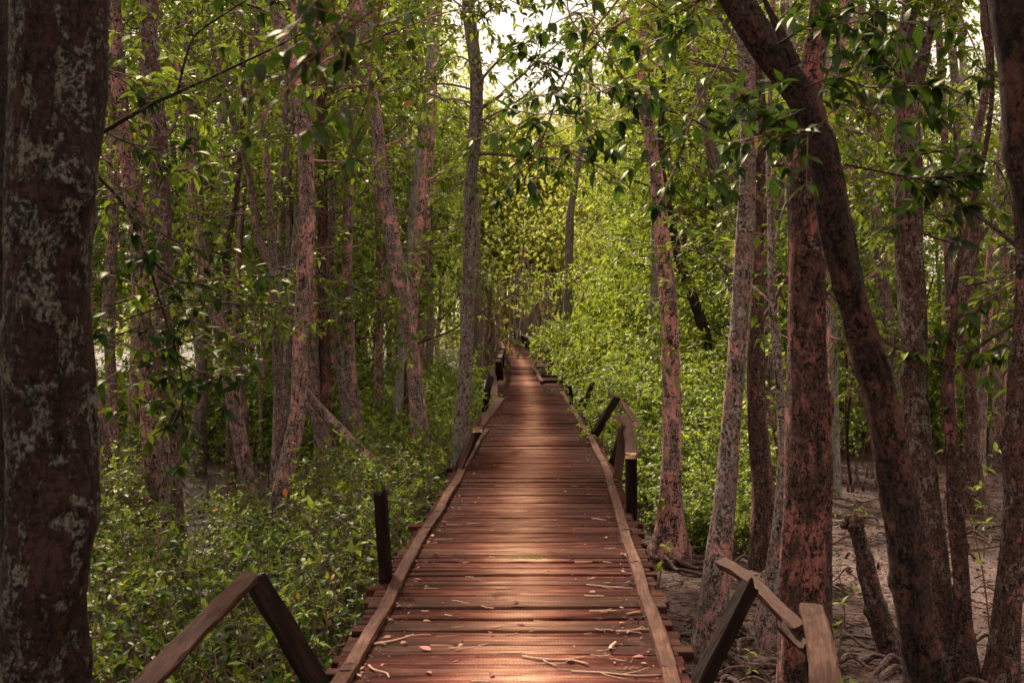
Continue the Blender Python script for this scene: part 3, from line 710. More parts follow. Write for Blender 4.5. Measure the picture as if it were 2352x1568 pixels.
tree('tall banded trunk closest to the left side of the boardwalk', [(1056, 1114, 50), (1056, 1054, 38), (1061, 962, 37), (1070, 822, 32), (1077, 660, 30), (1079, 505, 30), (1082, 404, 27), (1094, 257, 30), (1092, 160, 30), (1079, 50, 30), (1075, 0, 28)], 14.2, 'bark_wood', 13, lz=(3.2, 9), tone=.42, size=.11,
     extra=drawn_limb([([(1092, 200), (1135, 150), (1180, 110), (1225, 95)], 8, 11, .1), ([(1085, 60), (1130, 20), (1180, -10)], 7, 9, .1), ([(1094, 270), (1130, 290), (1165, 330)], 5, 12, .1), ([(1082, 380), (1115, 400), (1140, 390)], 5, 10, .1), ([(1080, 30), (1040, 0), (1000, -30)], 6, 9, .1), ([(1090, 330), (1060, 350), (1030, 400)], 4, 9, .1), ([(1092, 150), (1050, 130), (1010, 160)], 5, 9, .1)], 14.0))
tree('pale narrow stem directly behind the tall banded trunk', [(1100, 900, 16), (1100, 700, 14), (1098, 550, 13), (1099, 420, 12)], None, 'bark_pale', 8, size=.13)
tree('black trunk at the far left end of boardwalk', [(1132, 862, 14), (1131, 780, 13), (1128, 740, 11), (1126, 690, 6)], None, 'bark_wood', 7, size=.15, lod=2, lz=(2.4, 4), ext=False)
# fallen log left
t = thing('fallen_log', 'fallen dead trunk slanting down behind the left undergrowth', 'log', tuple(P(700, 900, 15)))
m_ = MB(); b0 = P(700, 900, 15)
tube(m_, smooth_path([P(700, 895, 15) - b0, P(745, 950, 14.8) - b0, P(810, 1015, 14.5) - b0, P(890, 1085, 14.0) - b0, P(990, 1145, 13.6) - b0], 40), np.linspace(.055, .085, 40), 14, 0, .5, .2, 6)
m_.build('trunk', [M['bark']], t)
# --- right
tree('pale smooth trunk far right of the path wrapped by a vine', [(1296, 905, 22), (1300, 800, 20), (1306, 640, 20), (1309, 505, 18), (1318, 440, 16), (1328, 380, 14)], None, 'bark_pale', 10, size=.14, lod=1, lz=(4, 8), leaf='leaf_sun', flare=.2)
tree('tall pinkish trunk with fluted foot standing at right of the deck', [(1538, 1285, 84), (1540, 1240, 66), (1541, 1200, 56), (1543, 1100, 49), (1543, 950, 41), (1540, 822, 38), (1531, 660, 37), (1518, 505, 36), (1508, 404, 33), (1490, 300, 30), (1478, 211, 30), (1482, 100, 30), (1485, 0, 28)], None, 'bark_pink', 12, lz=(3.2, 9), roots=12, flare=.7, lobes=3)
tree('stubby leaning trunk with flaking bark behind the fluted trunk', [(1470, 1000, 44), (1482, 910, 36), (1494, 830, 32), (1504, 720, 28), (1506, 600, 22), (1506, 500, 18)], None, 'bark_pale', 8, flare=.5, size=.12)
tree('stout straight tapering trunk with knot halfway right of boardwalk', [(1628, 1512, 78), (1638, 1421, 68), (1651, 1300, 60), (1662, 1193, 54), (1678, 1033, 46), (1690, 857, 41), (1702, 681, 40), (1712, 527, 41), (1717, 351, 37), (1718, 176, 34), (1712, 80, 25), (1708, 0, 22)], None, 'bark_pink', 10, lz=(3, 8.5), roots=14, flare=.25)
tree('straight trunk half hidden behind the stout tapering trunk', [(1752, 1302, 62), (1752, 1158, 52), (1744, 1017, 47), (1736, 857, 41), (1739, 716, 34), (1745, 550, 30), (1748, 400, 26), (1750, 250, 22)], None, 'bark_red', 10, flare=.3)
tree('curved thin trunk with bulging knobbly foot left of the biggest right trunk', [(1762, 1478, 62), (1767, 1421, 50), (1783, 1281, 36), (1795, 1140, 27), (1796, 1000, 21), (1786, 822, 20), (1772, 681, 16), (1771, 505, 15), (1766, 350, 12)], None, 'bark_pink', 8, knobs=22, roots=8)
tree('biggest straight reddish trunk in the right foreground', [(1856, 1650, 130), (1856, 1568, 120), (1854, 1298, 108), (1852, 1017, 102), (1854, 786, 92), (1851, 505, 80), (1848, 350, 70), (1858, 200, 58), (1878, 70, 46), (1885, 0, 42)], None, 'bark_red', 7, (4, 9), lod=0, knobs=24, roots=10, tone=.35)
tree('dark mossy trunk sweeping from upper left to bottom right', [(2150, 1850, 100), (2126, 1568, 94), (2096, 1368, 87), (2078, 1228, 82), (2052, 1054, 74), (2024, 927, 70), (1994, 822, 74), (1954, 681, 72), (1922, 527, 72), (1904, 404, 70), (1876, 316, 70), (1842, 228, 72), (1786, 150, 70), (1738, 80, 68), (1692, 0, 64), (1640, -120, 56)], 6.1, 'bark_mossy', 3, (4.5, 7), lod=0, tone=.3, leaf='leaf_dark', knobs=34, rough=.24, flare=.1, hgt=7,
     extra=drawn_limb([([(1826, 150), (1795, 80), (1765, 20), (1735, -50)], 34, 0, .9), ([(1940, 378, -.6), (2035, 397, -.7), (2100, 410, -.7), (2160, 425, -.7)], 5, 34, .45), ([(1905, 30), (1982, 88), (2035, 141), (2088, 204), (2130, 250)], 7, 14, .1), ([(1850, 250, -.5), (1790, 275, -.6), (1740, 262, -.6), (1700, 250, -.6)], 5, 16, .25), ([(1890, 290, -.6), (1850, 310, -.8), (1810, 300, -.8)], 5, 30, .1), ([(1790, 100, -.5), (1860, 60, -.7), (1960, 30, -.7), (2060, 50, -.7)], 6, 16, .2), ([(1850, 200, -.5), (1920, 180, -.7), (1990, 200, -.7)], 5, 14, .2)], 5.9))
tree('thick lichen-flecked trunk that forks high behind the sweeping trunk', [(2172, 1545, 78), (2160, 1438, 60), (2146, 1263, 56), (2114, 1033, 56), (2101, 857, 58), (2094, 681, 61), (2087, 505, 61), (2087, 351, 60), (2080, 200, 54), (2078, 105, 48), (2090, 0, 34)], None, 'bark_red', 9, (3, 9), knobs=22, tone=.38, extra=drawn_limb([([(2100, 215), (2118, 150), (2138, 60), (2152, 0), (2170, -80)], 36, 0, .9), ([(2110, 352), (2170, 350), (2210, 390), (2230, 450)], 9, 6, .3)], zof(1545)))
tree('slender mottled trunk between the sweeping trunk and the forked one', [(2078, 1110, 38), (2060, 950, 33), (2045, 804, 31), (2038, 716, 30), (2024, 610, 28), (2012, 500, 26), (2003, 386, 24), (2000, 246, 22), (1985, 141, 20), (1978, 0, 18)], None, 'bark', 12)
tree('upper trunk showing behind the biggest right trunk near the sky', [(1880, 1180, 42), (1888, 700, 38), (1900, 300, 36), (1912, 211, 36), (1937, 88, 34), (1946, 0, 28)], None, 'bark_pink', 10)
tree('crooked knobbly trunk on the mud right of the forked trunk', [(2226, 1562, 50), (2214, 1438, 42), (2208, 1333, 39), (2196, 1193, 36), (2186, 1017, 30), (2176, 900, 28), (2182, 820, 22), (2192, 740, 16), (2196, 640, 12)], None, 'bark_red', 8, knobs=24, tone=.35)
tree('dark stem with wide conical base standing out on the mud', [(2232, 1178, 60), (2232, 1120, 48), (2232, 1060, 40), (2231, 927, 33), (2220, 800, 34), (2212, 702, 38), (2225, 593, 28), (2242, 533, 25), (2239, 351, 22), (2256, 246, 20), (2274, 141, 18), (2260, 53, 16), (2257, 0, 14)], None, 'bark_red', 12, tone=.35, extra=drawn_limb([([(2215, 700), (2250, 560), (2300, 470), (2345, 400)], 14, 6, .3)], zof(1178)))
tree('rough trunk near the right border with low knobs', [(2298, 1578, 66), (2310, 1438, 58), (2326, 1300, 52), (2332, 1193, 50), (2331, 1033, 52), (2338, 900, 44), (2348, 750, 38), (2350, 600, 34), (2343, 450, 30), (2335, 250, 24)], None, 'bark_red', 9, knobs=20, tone=.35)
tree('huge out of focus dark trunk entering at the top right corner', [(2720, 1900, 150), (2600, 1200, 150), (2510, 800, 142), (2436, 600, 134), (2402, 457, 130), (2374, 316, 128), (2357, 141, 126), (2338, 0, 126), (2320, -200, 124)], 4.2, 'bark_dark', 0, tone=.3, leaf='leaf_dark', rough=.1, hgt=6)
tree('pale straight trunk against white sky at upper right', [(2212, 920, 26), (2216, 600, 22), (2216, 250, 19), (2206, 60, 17), (2200, 0, 15)], None, 'bark_pale', 7, size=.12)
tree('dark curved trunk carrying a nest fern right of the fluted trunk', [(1700, 1010, 30), (1660, 900, 26), (1625, 790, 26), (1598, 700, 24), (1562, 600, 22), (1543, 520, 20), (1520, 380, 16)], None, 'bark_dark', 10, size=.11)
tree('leaning heavy limb-like trunk left of the stout trunk high up', [(1742, 1060, 30), (1738, 760, 30), (1722, 500, 32), (1685, 440, 36), (1645, 370, 32), (1622, 300, 26), (1610, 200, 22)], None, 'bark', 9)
for q in range(34):
    left = q < 15
    for tr in range(50):
        px = R.uniform(230, 1040) if left else R.uniform(1560, 2400); Z = R.uniform(15, 28); x = (px - CX) / FPX * Z
        if eL(Z) - 1.5 > x or x > eR(Z) + 2.: break
    dx = R.normal(0, 40); w0 = R.uniform(16, 30); yb = zof_y(Z)
    tree('slim trunk among many in the left woods' if left else 'slim trunk among many in the woods beyond the mud', [(px, yb, w0 * 1.3), (px + dx * .15, yb - 150, w0), (px + dx * .5, 620, w0 * .9), (px + dx, 300, w0 * .75), (px + dx * 1.6, 0, w0 * .6)], Z, ['bark', 'bark_pink', 'bark_pale', 'bark_wood', 'bark_pink'][q % 5], 6, name='forest_tree', group='slim trunks in the left woods' if left else 'slim trunks beyond the mud', hgt=9)
# broken stump
t = thing('broken_stump', 'leaning broken trunk with gnarled burr top sprouting twigs on the mud', 'stump', tuple(P(2046, 1515, 8.55)))
b0 = P(2046, 1515, 8.55); q = np.array([[*(P(x, y, 8.55) - b0), w_ * 8.55 / FPX / 2] for x, y, w_ in [(2056, 1545, 66), (2040, 1480, 56), (2017, 1404, 46), (1993, 1298, 38), (1972, 1225, 34), (1962, 1195, 34)]])
q = smooth_path(q, 60); m_ = MB(); tube(m_, q[:, :3], q[:, 3], 22, 0, .5, .2, 22, .3); m_.build('trunk', [M['bark_red']], t)
m_ = MB(); c0 = P(1958, 1203, 8.5) - b0
for k in range(16):
    d = nrm(R.normal(size=3)); p = c0 + d * .05 * np.array([1.3, 1, .9]); pp = np.array([p + d * s_ for s_ in np.linspace(-.04, .03, 7)])
    tube(m_, pp, .034 * np.sin(np.linspace(.5, 2.9, 7)), 9, 0, .5, .3)
m_.build('burr', [M['bark_red']], t)
m_ = MB(); tw = [(c0 + np.array([R.normal(0, .05), 0, .05]), nrm(np.array([R.normal(0, .5), R.normal(0, .5), 1])), R.uniform(.05, .12)) for k in range(8)]
flush_twigs(m_, tw, .03, 1, .8, 5); m_.build('sprout', [M['twig'], M['leaf_sun']], t)
# dark split stump beside the crooked trunk
t = thing('dead_stump', 'black hollow split stump beside the crooked knobbly trunk', 'stump', tuple(P(2188, 1560, 8.2)))
b0 = P(2188, 1560, 8.2); m_ = MB(); q = smooth_path([[*(P(x, y, 8.2) - b0), w_ * 8.2 / FPX / 2] for x, y, w_ in [(2186, 1590, 44), (2184, 1500, 38), (2188, 1420, 30), (2194, 1340, 8)]], 30)
tube(m_, q[:, :3], q[:, 3], 16, 0, .5, .4, 6, .2); m_.build('trunk', [M['bark_dark']], t)

for q in range(26):
    px = R.uniform(1700, 2400) if q < 18 else R.uniform(420, 720); Z = R.uniform(15.5, 24) if q < 18 else R.uniform(17, 24); b = P(px, 900, Z); b[2] = GZ
    right = q < 18
    t = thing('young_tree', 'thin dark young stem rising from the far mud edge' if right else 'thin dark young stem behind the left clearing', 'young tree', tuple(b), 'thin young stems along the far mud' if right else 'thin young stems behind the left clearing')
    h = R.uniform(2.2, 5.5); m_ = MB(); n = 7; pp = smooth_path(np.stack([np.cumsum(R.normal(0, .08, n)), np.cumsum(R.normal(0, .05, n)), np.linspace(-.1, h, n)], 1), 24)
    tube(m_, pp, np.linspace(R.uniform(.02, .045), .01, 24), 8, 0, .5, .1); tw = []
    for w_ in range(5):
        j = R.integers(8, 23); a = R.uniform(0, 6.28); limb(m_, tw, pp[j], (math.cos(a), math.sin(a), R.uniform(.1, .8)), R.uniform(.4, 1.), .008, 0, 4, 0, 6.)
    m_.build('trunk', [M[['bark_dark', 'bark_red', 'bark'][q % 3]]], t); m_ = MB(); flush_twigs(m_, tw, .1, 1, .45, 8); m_.build('crown', [M['twig'], M['leaf']], t)

# nest fern
b0 = P(1618, 790, zof(1010)); t = thing('nest_fern', 'bird nest fern with arching strap fronds on dark curved trunk', 'fern', tuple(b0)); Zf = b0[1]
for k in range(34):
    a = R.uniform(0, 6.28); el = R.uniform(-.3, 1.2); L = R.uniform(.5, .95); m_ = MB(); n = 12
    d0 = np.array([math.cos(a) * math.cos(el), math.sin(a) * math.cos(el), math.sin(el)]); s = np.linspace(0, 1, n)[:, None]
    p = d0 * s * L + np.array([0, 0, -.55]) * s ** 2 * L; T = nrm(np.gradient(p, axis=0)); sd_ = nrm(np.cross(T, [0, 0, 1.])); wv = (.035 * np.sin(np.clip(s * 3.0 + .15, 0, 3.14)) + .003)
    up_ = np.cross(sd_, T); Vv = np.stack([p - sd_ * wv + up_ * .012, p, p + sd_ * wv + up_ * .012], 1).reshape(-1, 3)
    ii = np.arange(n - 1)[:, None] * 3; F = np.concatenate([np.hstack([ii, ii + 1, ii + 4, ii + 3]), np.hstack([ii + 1, ii + 2, ii + 5, ii + 4])])
    m_.add(Vv, F, R.uniform(.2, .95)); m_.build('frond', [M['fern']], t)

# ------------------------------------------------------------------ overhanging foreground branches
def spray(label, specs, Z, size=.12, leaf='leaf_dark', tone=.35, per=7, hang=.7):
    b = P(*specs[0][0][0][:2], Z); t = thing('overhanging_branch', label, 'branch', tuple(b))
    mw, tw, ml = MB(), [], MB(); drawn_limb(specs, Z)(mw, tw, b); mw.build('stem', [M['twig']], t)
    flush_twigs(ml, tw, size, 0, tone, per, True, hang); ml.build('foliage', [M['twig'], M[leaf]], t)
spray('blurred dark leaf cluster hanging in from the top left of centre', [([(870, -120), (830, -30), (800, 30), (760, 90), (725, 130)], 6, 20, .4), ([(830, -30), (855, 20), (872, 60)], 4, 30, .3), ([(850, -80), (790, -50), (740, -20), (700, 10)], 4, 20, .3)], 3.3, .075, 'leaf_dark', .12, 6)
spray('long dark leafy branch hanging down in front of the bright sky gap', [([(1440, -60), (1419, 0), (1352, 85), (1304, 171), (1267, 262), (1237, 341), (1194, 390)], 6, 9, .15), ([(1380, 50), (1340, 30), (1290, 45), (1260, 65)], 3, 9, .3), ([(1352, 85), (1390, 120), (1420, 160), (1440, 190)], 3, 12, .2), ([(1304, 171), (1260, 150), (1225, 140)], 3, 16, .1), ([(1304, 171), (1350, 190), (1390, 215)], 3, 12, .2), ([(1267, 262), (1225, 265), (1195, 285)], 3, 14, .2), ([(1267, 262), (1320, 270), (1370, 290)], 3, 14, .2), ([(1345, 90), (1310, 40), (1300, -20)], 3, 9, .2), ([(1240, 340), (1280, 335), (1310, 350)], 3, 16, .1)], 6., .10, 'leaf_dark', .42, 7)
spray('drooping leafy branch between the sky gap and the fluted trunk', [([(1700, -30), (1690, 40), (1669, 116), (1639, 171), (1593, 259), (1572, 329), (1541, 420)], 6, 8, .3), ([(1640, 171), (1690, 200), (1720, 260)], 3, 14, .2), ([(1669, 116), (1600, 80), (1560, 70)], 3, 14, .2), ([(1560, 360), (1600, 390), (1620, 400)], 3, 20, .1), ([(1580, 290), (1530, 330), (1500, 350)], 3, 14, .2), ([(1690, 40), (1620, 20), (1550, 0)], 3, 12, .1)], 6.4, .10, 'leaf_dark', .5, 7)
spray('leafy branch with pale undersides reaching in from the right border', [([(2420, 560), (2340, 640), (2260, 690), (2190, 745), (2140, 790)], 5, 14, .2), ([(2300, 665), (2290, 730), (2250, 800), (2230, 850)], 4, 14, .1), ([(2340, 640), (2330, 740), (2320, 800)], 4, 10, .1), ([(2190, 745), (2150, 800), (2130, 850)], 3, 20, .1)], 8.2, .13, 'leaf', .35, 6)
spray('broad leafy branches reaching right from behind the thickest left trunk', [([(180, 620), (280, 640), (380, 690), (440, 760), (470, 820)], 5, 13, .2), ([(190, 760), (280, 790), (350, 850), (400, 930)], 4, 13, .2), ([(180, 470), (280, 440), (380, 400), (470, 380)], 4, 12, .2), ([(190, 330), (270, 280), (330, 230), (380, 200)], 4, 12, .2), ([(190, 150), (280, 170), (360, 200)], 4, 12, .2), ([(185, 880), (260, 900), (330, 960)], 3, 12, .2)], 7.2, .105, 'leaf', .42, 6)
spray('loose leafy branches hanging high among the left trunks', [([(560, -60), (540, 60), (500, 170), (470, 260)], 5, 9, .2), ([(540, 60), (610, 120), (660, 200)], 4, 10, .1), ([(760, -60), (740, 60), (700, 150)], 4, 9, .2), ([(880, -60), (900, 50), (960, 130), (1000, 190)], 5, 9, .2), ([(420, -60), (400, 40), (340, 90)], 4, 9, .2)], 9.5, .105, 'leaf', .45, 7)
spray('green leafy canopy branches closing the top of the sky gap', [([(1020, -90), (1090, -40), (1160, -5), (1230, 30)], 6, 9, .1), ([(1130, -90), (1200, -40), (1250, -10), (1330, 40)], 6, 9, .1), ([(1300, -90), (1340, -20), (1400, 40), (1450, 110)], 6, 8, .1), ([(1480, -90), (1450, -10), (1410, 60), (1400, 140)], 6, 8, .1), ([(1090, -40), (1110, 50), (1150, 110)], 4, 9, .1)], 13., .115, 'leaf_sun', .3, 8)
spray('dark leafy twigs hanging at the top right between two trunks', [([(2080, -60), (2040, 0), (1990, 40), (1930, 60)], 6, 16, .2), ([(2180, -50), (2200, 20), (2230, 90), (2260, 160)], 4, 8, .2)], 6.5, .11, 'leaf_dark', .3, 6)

# ------------------------------------------------------------------ background trees (six built, then copied)
def bg_variant(k, leaf, H_=10., limbs=46, z0=1.5, per=9, size=.12, lod=2, spread=1.):
    wood, crown, tw = MB(), MB(), []
    x = np.cumsum(R.normal(0, .12, 9)); y_ = np.cumsum(R.normal(0, .12, 9)); z = np.linspace(-.1, H_, 9)
    rad = np.linspace(R.uniform(.07, .12), .02, 9); sm = smooth_path(np.stack([x - x[0], y_ - y_[0], z, rad], 1), 50)
    tube(wood, sm[:, :3], sm[:, 3], 9, 0, .5, .12, 4, .4)
    for q in range(limbs):
        zz = z0 + (H_ - z0) * (q + R.random()) / limbs; j = int(np.argmin(abs(sm[:, 2] - zz))); a = q * 2.4 + R.normal(0, .3)
        ln = R.uniform(.9, 2.2) * spread * (1 - .45 * (zz / H_) ** 2)
        limb(wood, tw, sm[j, :3], (math.cos(a), math.sin(a), R.uniform(.0, .8)), ln, .018, 1, 4, 0, 5.)
    flush_twigs(crown, tw, size, lod, .40 if leaf == 'leaf_sun' else .5, per, wood=False)
    return wood.mesh('trunk', [M[['bark', 'bark_pink', 'bark_red', 'bark_pale'][k % 4]]]), crown.mesh('crown', [M['twig'], M[leaf]])
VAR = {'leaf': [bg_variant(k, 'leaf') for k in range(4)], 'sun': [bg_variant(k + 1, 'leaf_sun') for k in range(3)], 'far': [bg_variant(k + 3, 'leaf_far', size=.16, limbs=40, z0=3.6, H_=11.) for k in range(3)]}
def yt(px):
    return float(np.interp(px, [-400, 300, 900, 1040, 1120, 1160, 1200, 1330, 1390, 1430, 1500, 1600, 1850, 1950, 2100, 2352, 2800],
                           [-300, -260, -120, -100, 40, 230, 300, 270, 40, -20, 40, -20, 20, 150, 200, 200, 180]))
def place_bg(px, Z, kind, label, group, k):
    base = P(px, zof_y(Z), Z); base[2] = GZ
    H_ = (CAMZ - GZ) + (720 - yt(px) + R.normal(0, 45)) / FPX * Z
    H_ = min(H_, R.uniform(13, 17)) if Z > 30 else max(4.5, min(H_ + 1.5, 14))
    s = max(.4, H_ / 10.); t = thing('forest_tree', label, 'tree', (base[0], Z, GZ + ground_h(base[0], Z)), group)
    tm, cm = VAR[kind][k % len(VAR[kind])]
    for nm, me in (('trunk', tm), ('crown', cm)):
        o = bpy.data.objects.new(nm, me); COL.objects.link(o); o.parent = t
        sx = min(max(s, .75), 1.25)
        o.scale = (sx, sx, s)
    t.rotation_euler = (R.normal(0, .04), R.normal(0, .04), R.uniform(0, 6.28))
k = 0
def scatter(n, pxr, Zr, kind, label, group, avoid=None):
    global k
    pts = []; tries = 0
    while len(pts) < n and tries < n * 60:
        tries += 1
        u = R.random(); Z = math.sqrt(Zr[0] ** 2 + u * (Zr[1] ** 2 - Zr[0] ** 2)); px = R.uniform(*pxr); x = (px - CX) / FPX * Z
        if eL(min(Z, 70)) - 2.6 < x < eR(min(Z, 70)) + 3.1 and Z < 78: continue
        if any((x - a) ** 2 + (Z - b) ** 2 < 1.2 for a, b in pts): continue
        pts.append((x, Z)); place_bg(px, Z, kind, label, group, k); k += 1
scatter(36, (-120, 1080), (20, 44), 'leaf', 'slender leafy tree filling the shady forest left of the boardwalk', 'forest trees left of the boardwalk')
scatter(16, (600, 1110), (30, 60), 'sun', 'yellow green slender tree lit by the gap left of the far boardwalk', 'bright trees left of the far boardwalk')
scatter(15, (1310, 1540), (27, 60), 'sun', 'bright green slender tree behind bushes right of the far boardwalk', 'bright trees right of the far boardwalk')
scatter(38, (1530, 2480), (21, 46), 'leaf', 'slender leafy tree in the forest beyond the mud on the right', 'forest trees beyond the mud')
scatter(14, (1020, 1135), (25, 40), 'sun', 'yellow green slender tree lit by the gap left of the far boardwalk', 'bright trees left of the far boardwalk')
scatter(12, (1370, 1560), (25, 36), 'sun', 'bright green slender tree behind bushes right of the far boardwalk', 'bright trees right of the far boardwalk')
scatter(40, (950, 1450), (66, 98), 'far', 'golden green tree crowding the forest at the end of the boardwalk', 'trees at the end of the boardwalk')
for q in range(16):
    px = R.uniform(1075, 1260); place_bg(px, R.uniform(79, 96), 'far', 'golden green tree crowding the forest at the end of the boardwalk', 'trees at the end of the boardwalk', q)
for (x, y) in [(-5, 1), (-8, 4), (-4.5, -3), (5, .5), (8, 3), (4.5, -4), (-9, -2), (9, -2), (0.5, -9), (-3.5, -8), (4, -8.5), (7.5, 6.), (-11, 8), (11, 8), (-6.5, 6.5), (12, 13)]:  # unseen trees, added beside and behind the camera to darken the near corners
    t = thing('forest_tree', 'unseen leafy tree added to shade the near end of the boardwalk', 'tree', (x, y, GZ), 'unseen trees added to shade the near end')
    for nm, me in zip(('trunk', 'crown'), VAR['leaf'][R.integers(0, 4)]):
        o = bpy.data.objects.new(nm, me); COL.objects.link(o); o.parent = t; o.scale = (1.25, 1.25, 1.05)
    t.rotation_euler = (0, 0, R.uniform(0, 6.28))
# clustered thin trunks at the vanishing end
for q in range(34):
    Z = R.uniform(72, 92); px = R.uniform(1135, 1300); b = P(px, zof_y(Z), Z); b[2] = GZ
    t = thing('distant_trunk', 'thin brown trunk in the cluster where the boardwalk vanishes', 'tree', tuple(b), 'thin trunks where the boardwalk vanishes')
    m_ = MB(); n = 7; pp = smooth_path(np.stack([np.cumsum(R.normal(0, .12, n)), np.cumsum(R.normal(0, .12, n)), np.linspace(-.1, R.uniform(5, 7), n)], 1), 14)
    tube(m_, pp, np.linspace(R.uniform(.09, .17), .06, 14), 8, 0, .5, .12); m_.build('trunk', [M[['bark', 'bark_pale', 'bark_pink'][q % 3]]], t)

for q in range(46):
    for tr in range(60):
        Z = R.uniform(40, 72); px = R.uniform(1228, 1345) if q % 3 else R.uniform(1075, 1150); x = (px - CX) / FPX * Z
        if x > eR(min(Z, 70)) + .5 or x < eL(min(Z, 70)) - .5: break
    t = thing('distant_trunk', 'thin brown trunk flanking the last stretch of the boardwalk', 'tree', (x, Z, GZ), 'thin trunks flanking the last stretch')
    m_ = MB(); n = 7; pp = smooth_path(np.stack([np.cumsum(R.normal(0, .1, n)), np.cumsum(R.normal(0, .1, n)), np.linspace(-.1, R.uniform(3.4, 4.8), n)], 1), 14)
    tube(m_, pp, np.linspace(R.uniform(.06, .12), .05, 14), 8, 0, .5, .12); m_.build('trunk', [M[['bark', 'bark_pink', 'bark_wood'][q % 3]]], t)
# far wood that closes the view, one mass
m_ = MB(); m = 90000
px = R.uniform(-500, 2850, m); Z = R.uniform(62, 105, m); x = (px - CX) / FPX * Z
top = np.array([(CAMZ - GZ) + (720 - yt(a)) / FPX * b for a, b in zip(px[:4000], Z[:4000])])
top = (CAMZ - GZ) + (720 - np.interp(px, [-400, 900, 1040, 1120, 1170, 1300, 1420, 1500, 1850, 1950, 2352, 2800], [0, 20, 60, 150, 310, 330, 250, 160, 100, 230, 270, 240])) / FPX * Z
lump = np.array([mnoise.noise(Vector((a * .25, b * .25, 0))) for a, b in zip(x, Z)])
zz = GZ + R.random(m) ** .8 * top * (1 + .22 * lump)
keep = (np.abs(px - 1215) > 30) | (zz > 1.6 + .5 * lump)
pos = np.stack([x, Z, zz], 1)[keep]; m = len(pos)
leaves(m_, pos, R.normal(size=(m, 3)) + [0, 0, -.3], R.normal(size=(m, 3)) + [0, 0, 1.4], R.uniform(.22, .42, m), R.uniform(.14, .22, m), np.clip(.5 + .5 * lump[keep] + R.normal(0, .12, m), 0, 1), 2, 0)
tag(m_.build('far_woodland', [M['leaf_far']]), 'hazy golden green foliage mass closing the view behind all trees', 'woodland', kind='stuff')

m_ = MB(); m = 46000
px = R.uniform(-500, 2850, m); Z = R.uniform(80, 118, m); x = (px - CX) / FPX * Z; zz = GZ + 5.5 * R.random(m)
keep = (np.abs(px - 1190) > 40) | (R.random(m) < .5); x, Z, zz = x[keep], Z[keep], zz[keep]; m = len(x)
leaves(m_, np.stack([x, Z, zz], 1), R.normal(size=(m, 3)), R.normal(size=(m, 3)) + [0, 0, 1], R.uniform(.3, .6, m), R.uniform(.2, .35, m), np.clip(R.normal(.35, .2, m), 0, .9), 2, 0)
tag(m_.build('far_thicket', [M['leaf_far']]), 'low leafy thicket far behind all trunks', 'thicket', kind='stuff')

# ------------------------------------------------------------------ shrubs
def shrub_variant(h, rad, stems, leaf, size=.10, lod=1, dens=11, per=9, tone=.55):
    mb_, tw = MB(), []
    for q in range(stems):
        a = R.uniform(0, 6.28); r = rad * math.sqrt(R.random()); lean = np.array([math.cos(a) * r, math.sin(a) * r, h * R.uniform(.55, 1.)])
        p0 = np.array([math.cos(a) * r * .5, math.sin(a) * r * .5, -.05]); 
        limb(mb_, tw, p0, nrm(lean - p0 * .5), np.linalg.norm(lean), .012, 1, 4, 0, dens, .12)
    flush_twigs(mb_, tw, size, lod, tone, per, wood=False)
    return mb_.mesh('shrub', [M['twig'], M[leaf]])
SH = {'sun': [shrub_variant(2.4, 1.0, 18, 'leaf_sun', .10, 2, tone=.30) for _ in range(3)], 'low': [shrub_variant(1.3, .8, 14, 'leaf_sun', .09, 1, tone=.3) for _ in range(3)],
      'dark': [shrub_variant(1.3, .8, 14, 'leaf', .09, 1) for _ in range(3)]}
def shrub(px, Z, kind, s, label, group, sz=None):
    x = (px - CX) / FPX * Z; rr = (1.8 if kind == 'sun' else 1.45) * s
    if x > .3: x = max(x, eR(min(Z, 70)) + rr)
    else: x = min(x, eL(min(Z, 70)) - rr)
    o = bpy.data.objects.new('shrub', SH[kind][R.integers(0, 3)]); COL.objects.link(o)
    o.location = (x, Z, GZ + ground_h(x, Z)); o.rotation_euler = (0, 0, R.uniform(0, 6.28)); o.scale = (s, s, sz or s)
    tag(o, label, 'shrub', group)
# right of the deck, tall and bright
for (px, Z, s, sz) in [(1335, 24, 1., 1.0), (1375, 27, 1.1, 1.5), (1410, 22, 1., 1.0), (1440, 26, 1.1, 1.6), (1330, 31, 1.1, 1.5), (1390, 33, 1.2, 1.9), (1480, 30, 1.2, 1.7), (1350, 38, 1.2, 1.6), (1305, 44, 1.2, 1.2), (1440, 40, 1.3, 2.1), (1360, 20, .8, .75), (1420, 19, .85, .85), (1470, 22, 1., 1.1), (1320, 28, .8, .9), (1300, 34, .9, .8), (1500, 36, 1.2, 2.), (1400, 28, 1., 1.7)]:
    if int(px) % 20 == 10: shrub(px + 12, Z - 1.5, 'dark', s * 1.5, 'dark green shrub among the bright ones right of the deck', 'dark shrubs among the bright ones', (sz or 1) * 1.5); continue  # darker leaf colour stands in for deep shadow gaps between bright shrubs
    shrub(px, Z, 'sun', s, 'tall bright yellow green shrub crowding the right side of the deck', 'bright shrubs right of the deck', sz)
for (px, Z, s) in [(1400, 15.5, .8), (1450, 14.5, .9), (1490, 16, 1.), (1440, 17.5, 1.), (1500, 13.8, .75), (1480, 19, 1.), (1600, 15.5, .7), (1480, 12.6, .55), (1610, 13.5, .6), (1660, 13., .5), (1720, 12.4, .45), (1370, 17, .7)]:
    shrub(px, Z, 'low', s, 'low leafy bush between the right trunks and boardwalk edge', 'low bushes right of the deck')
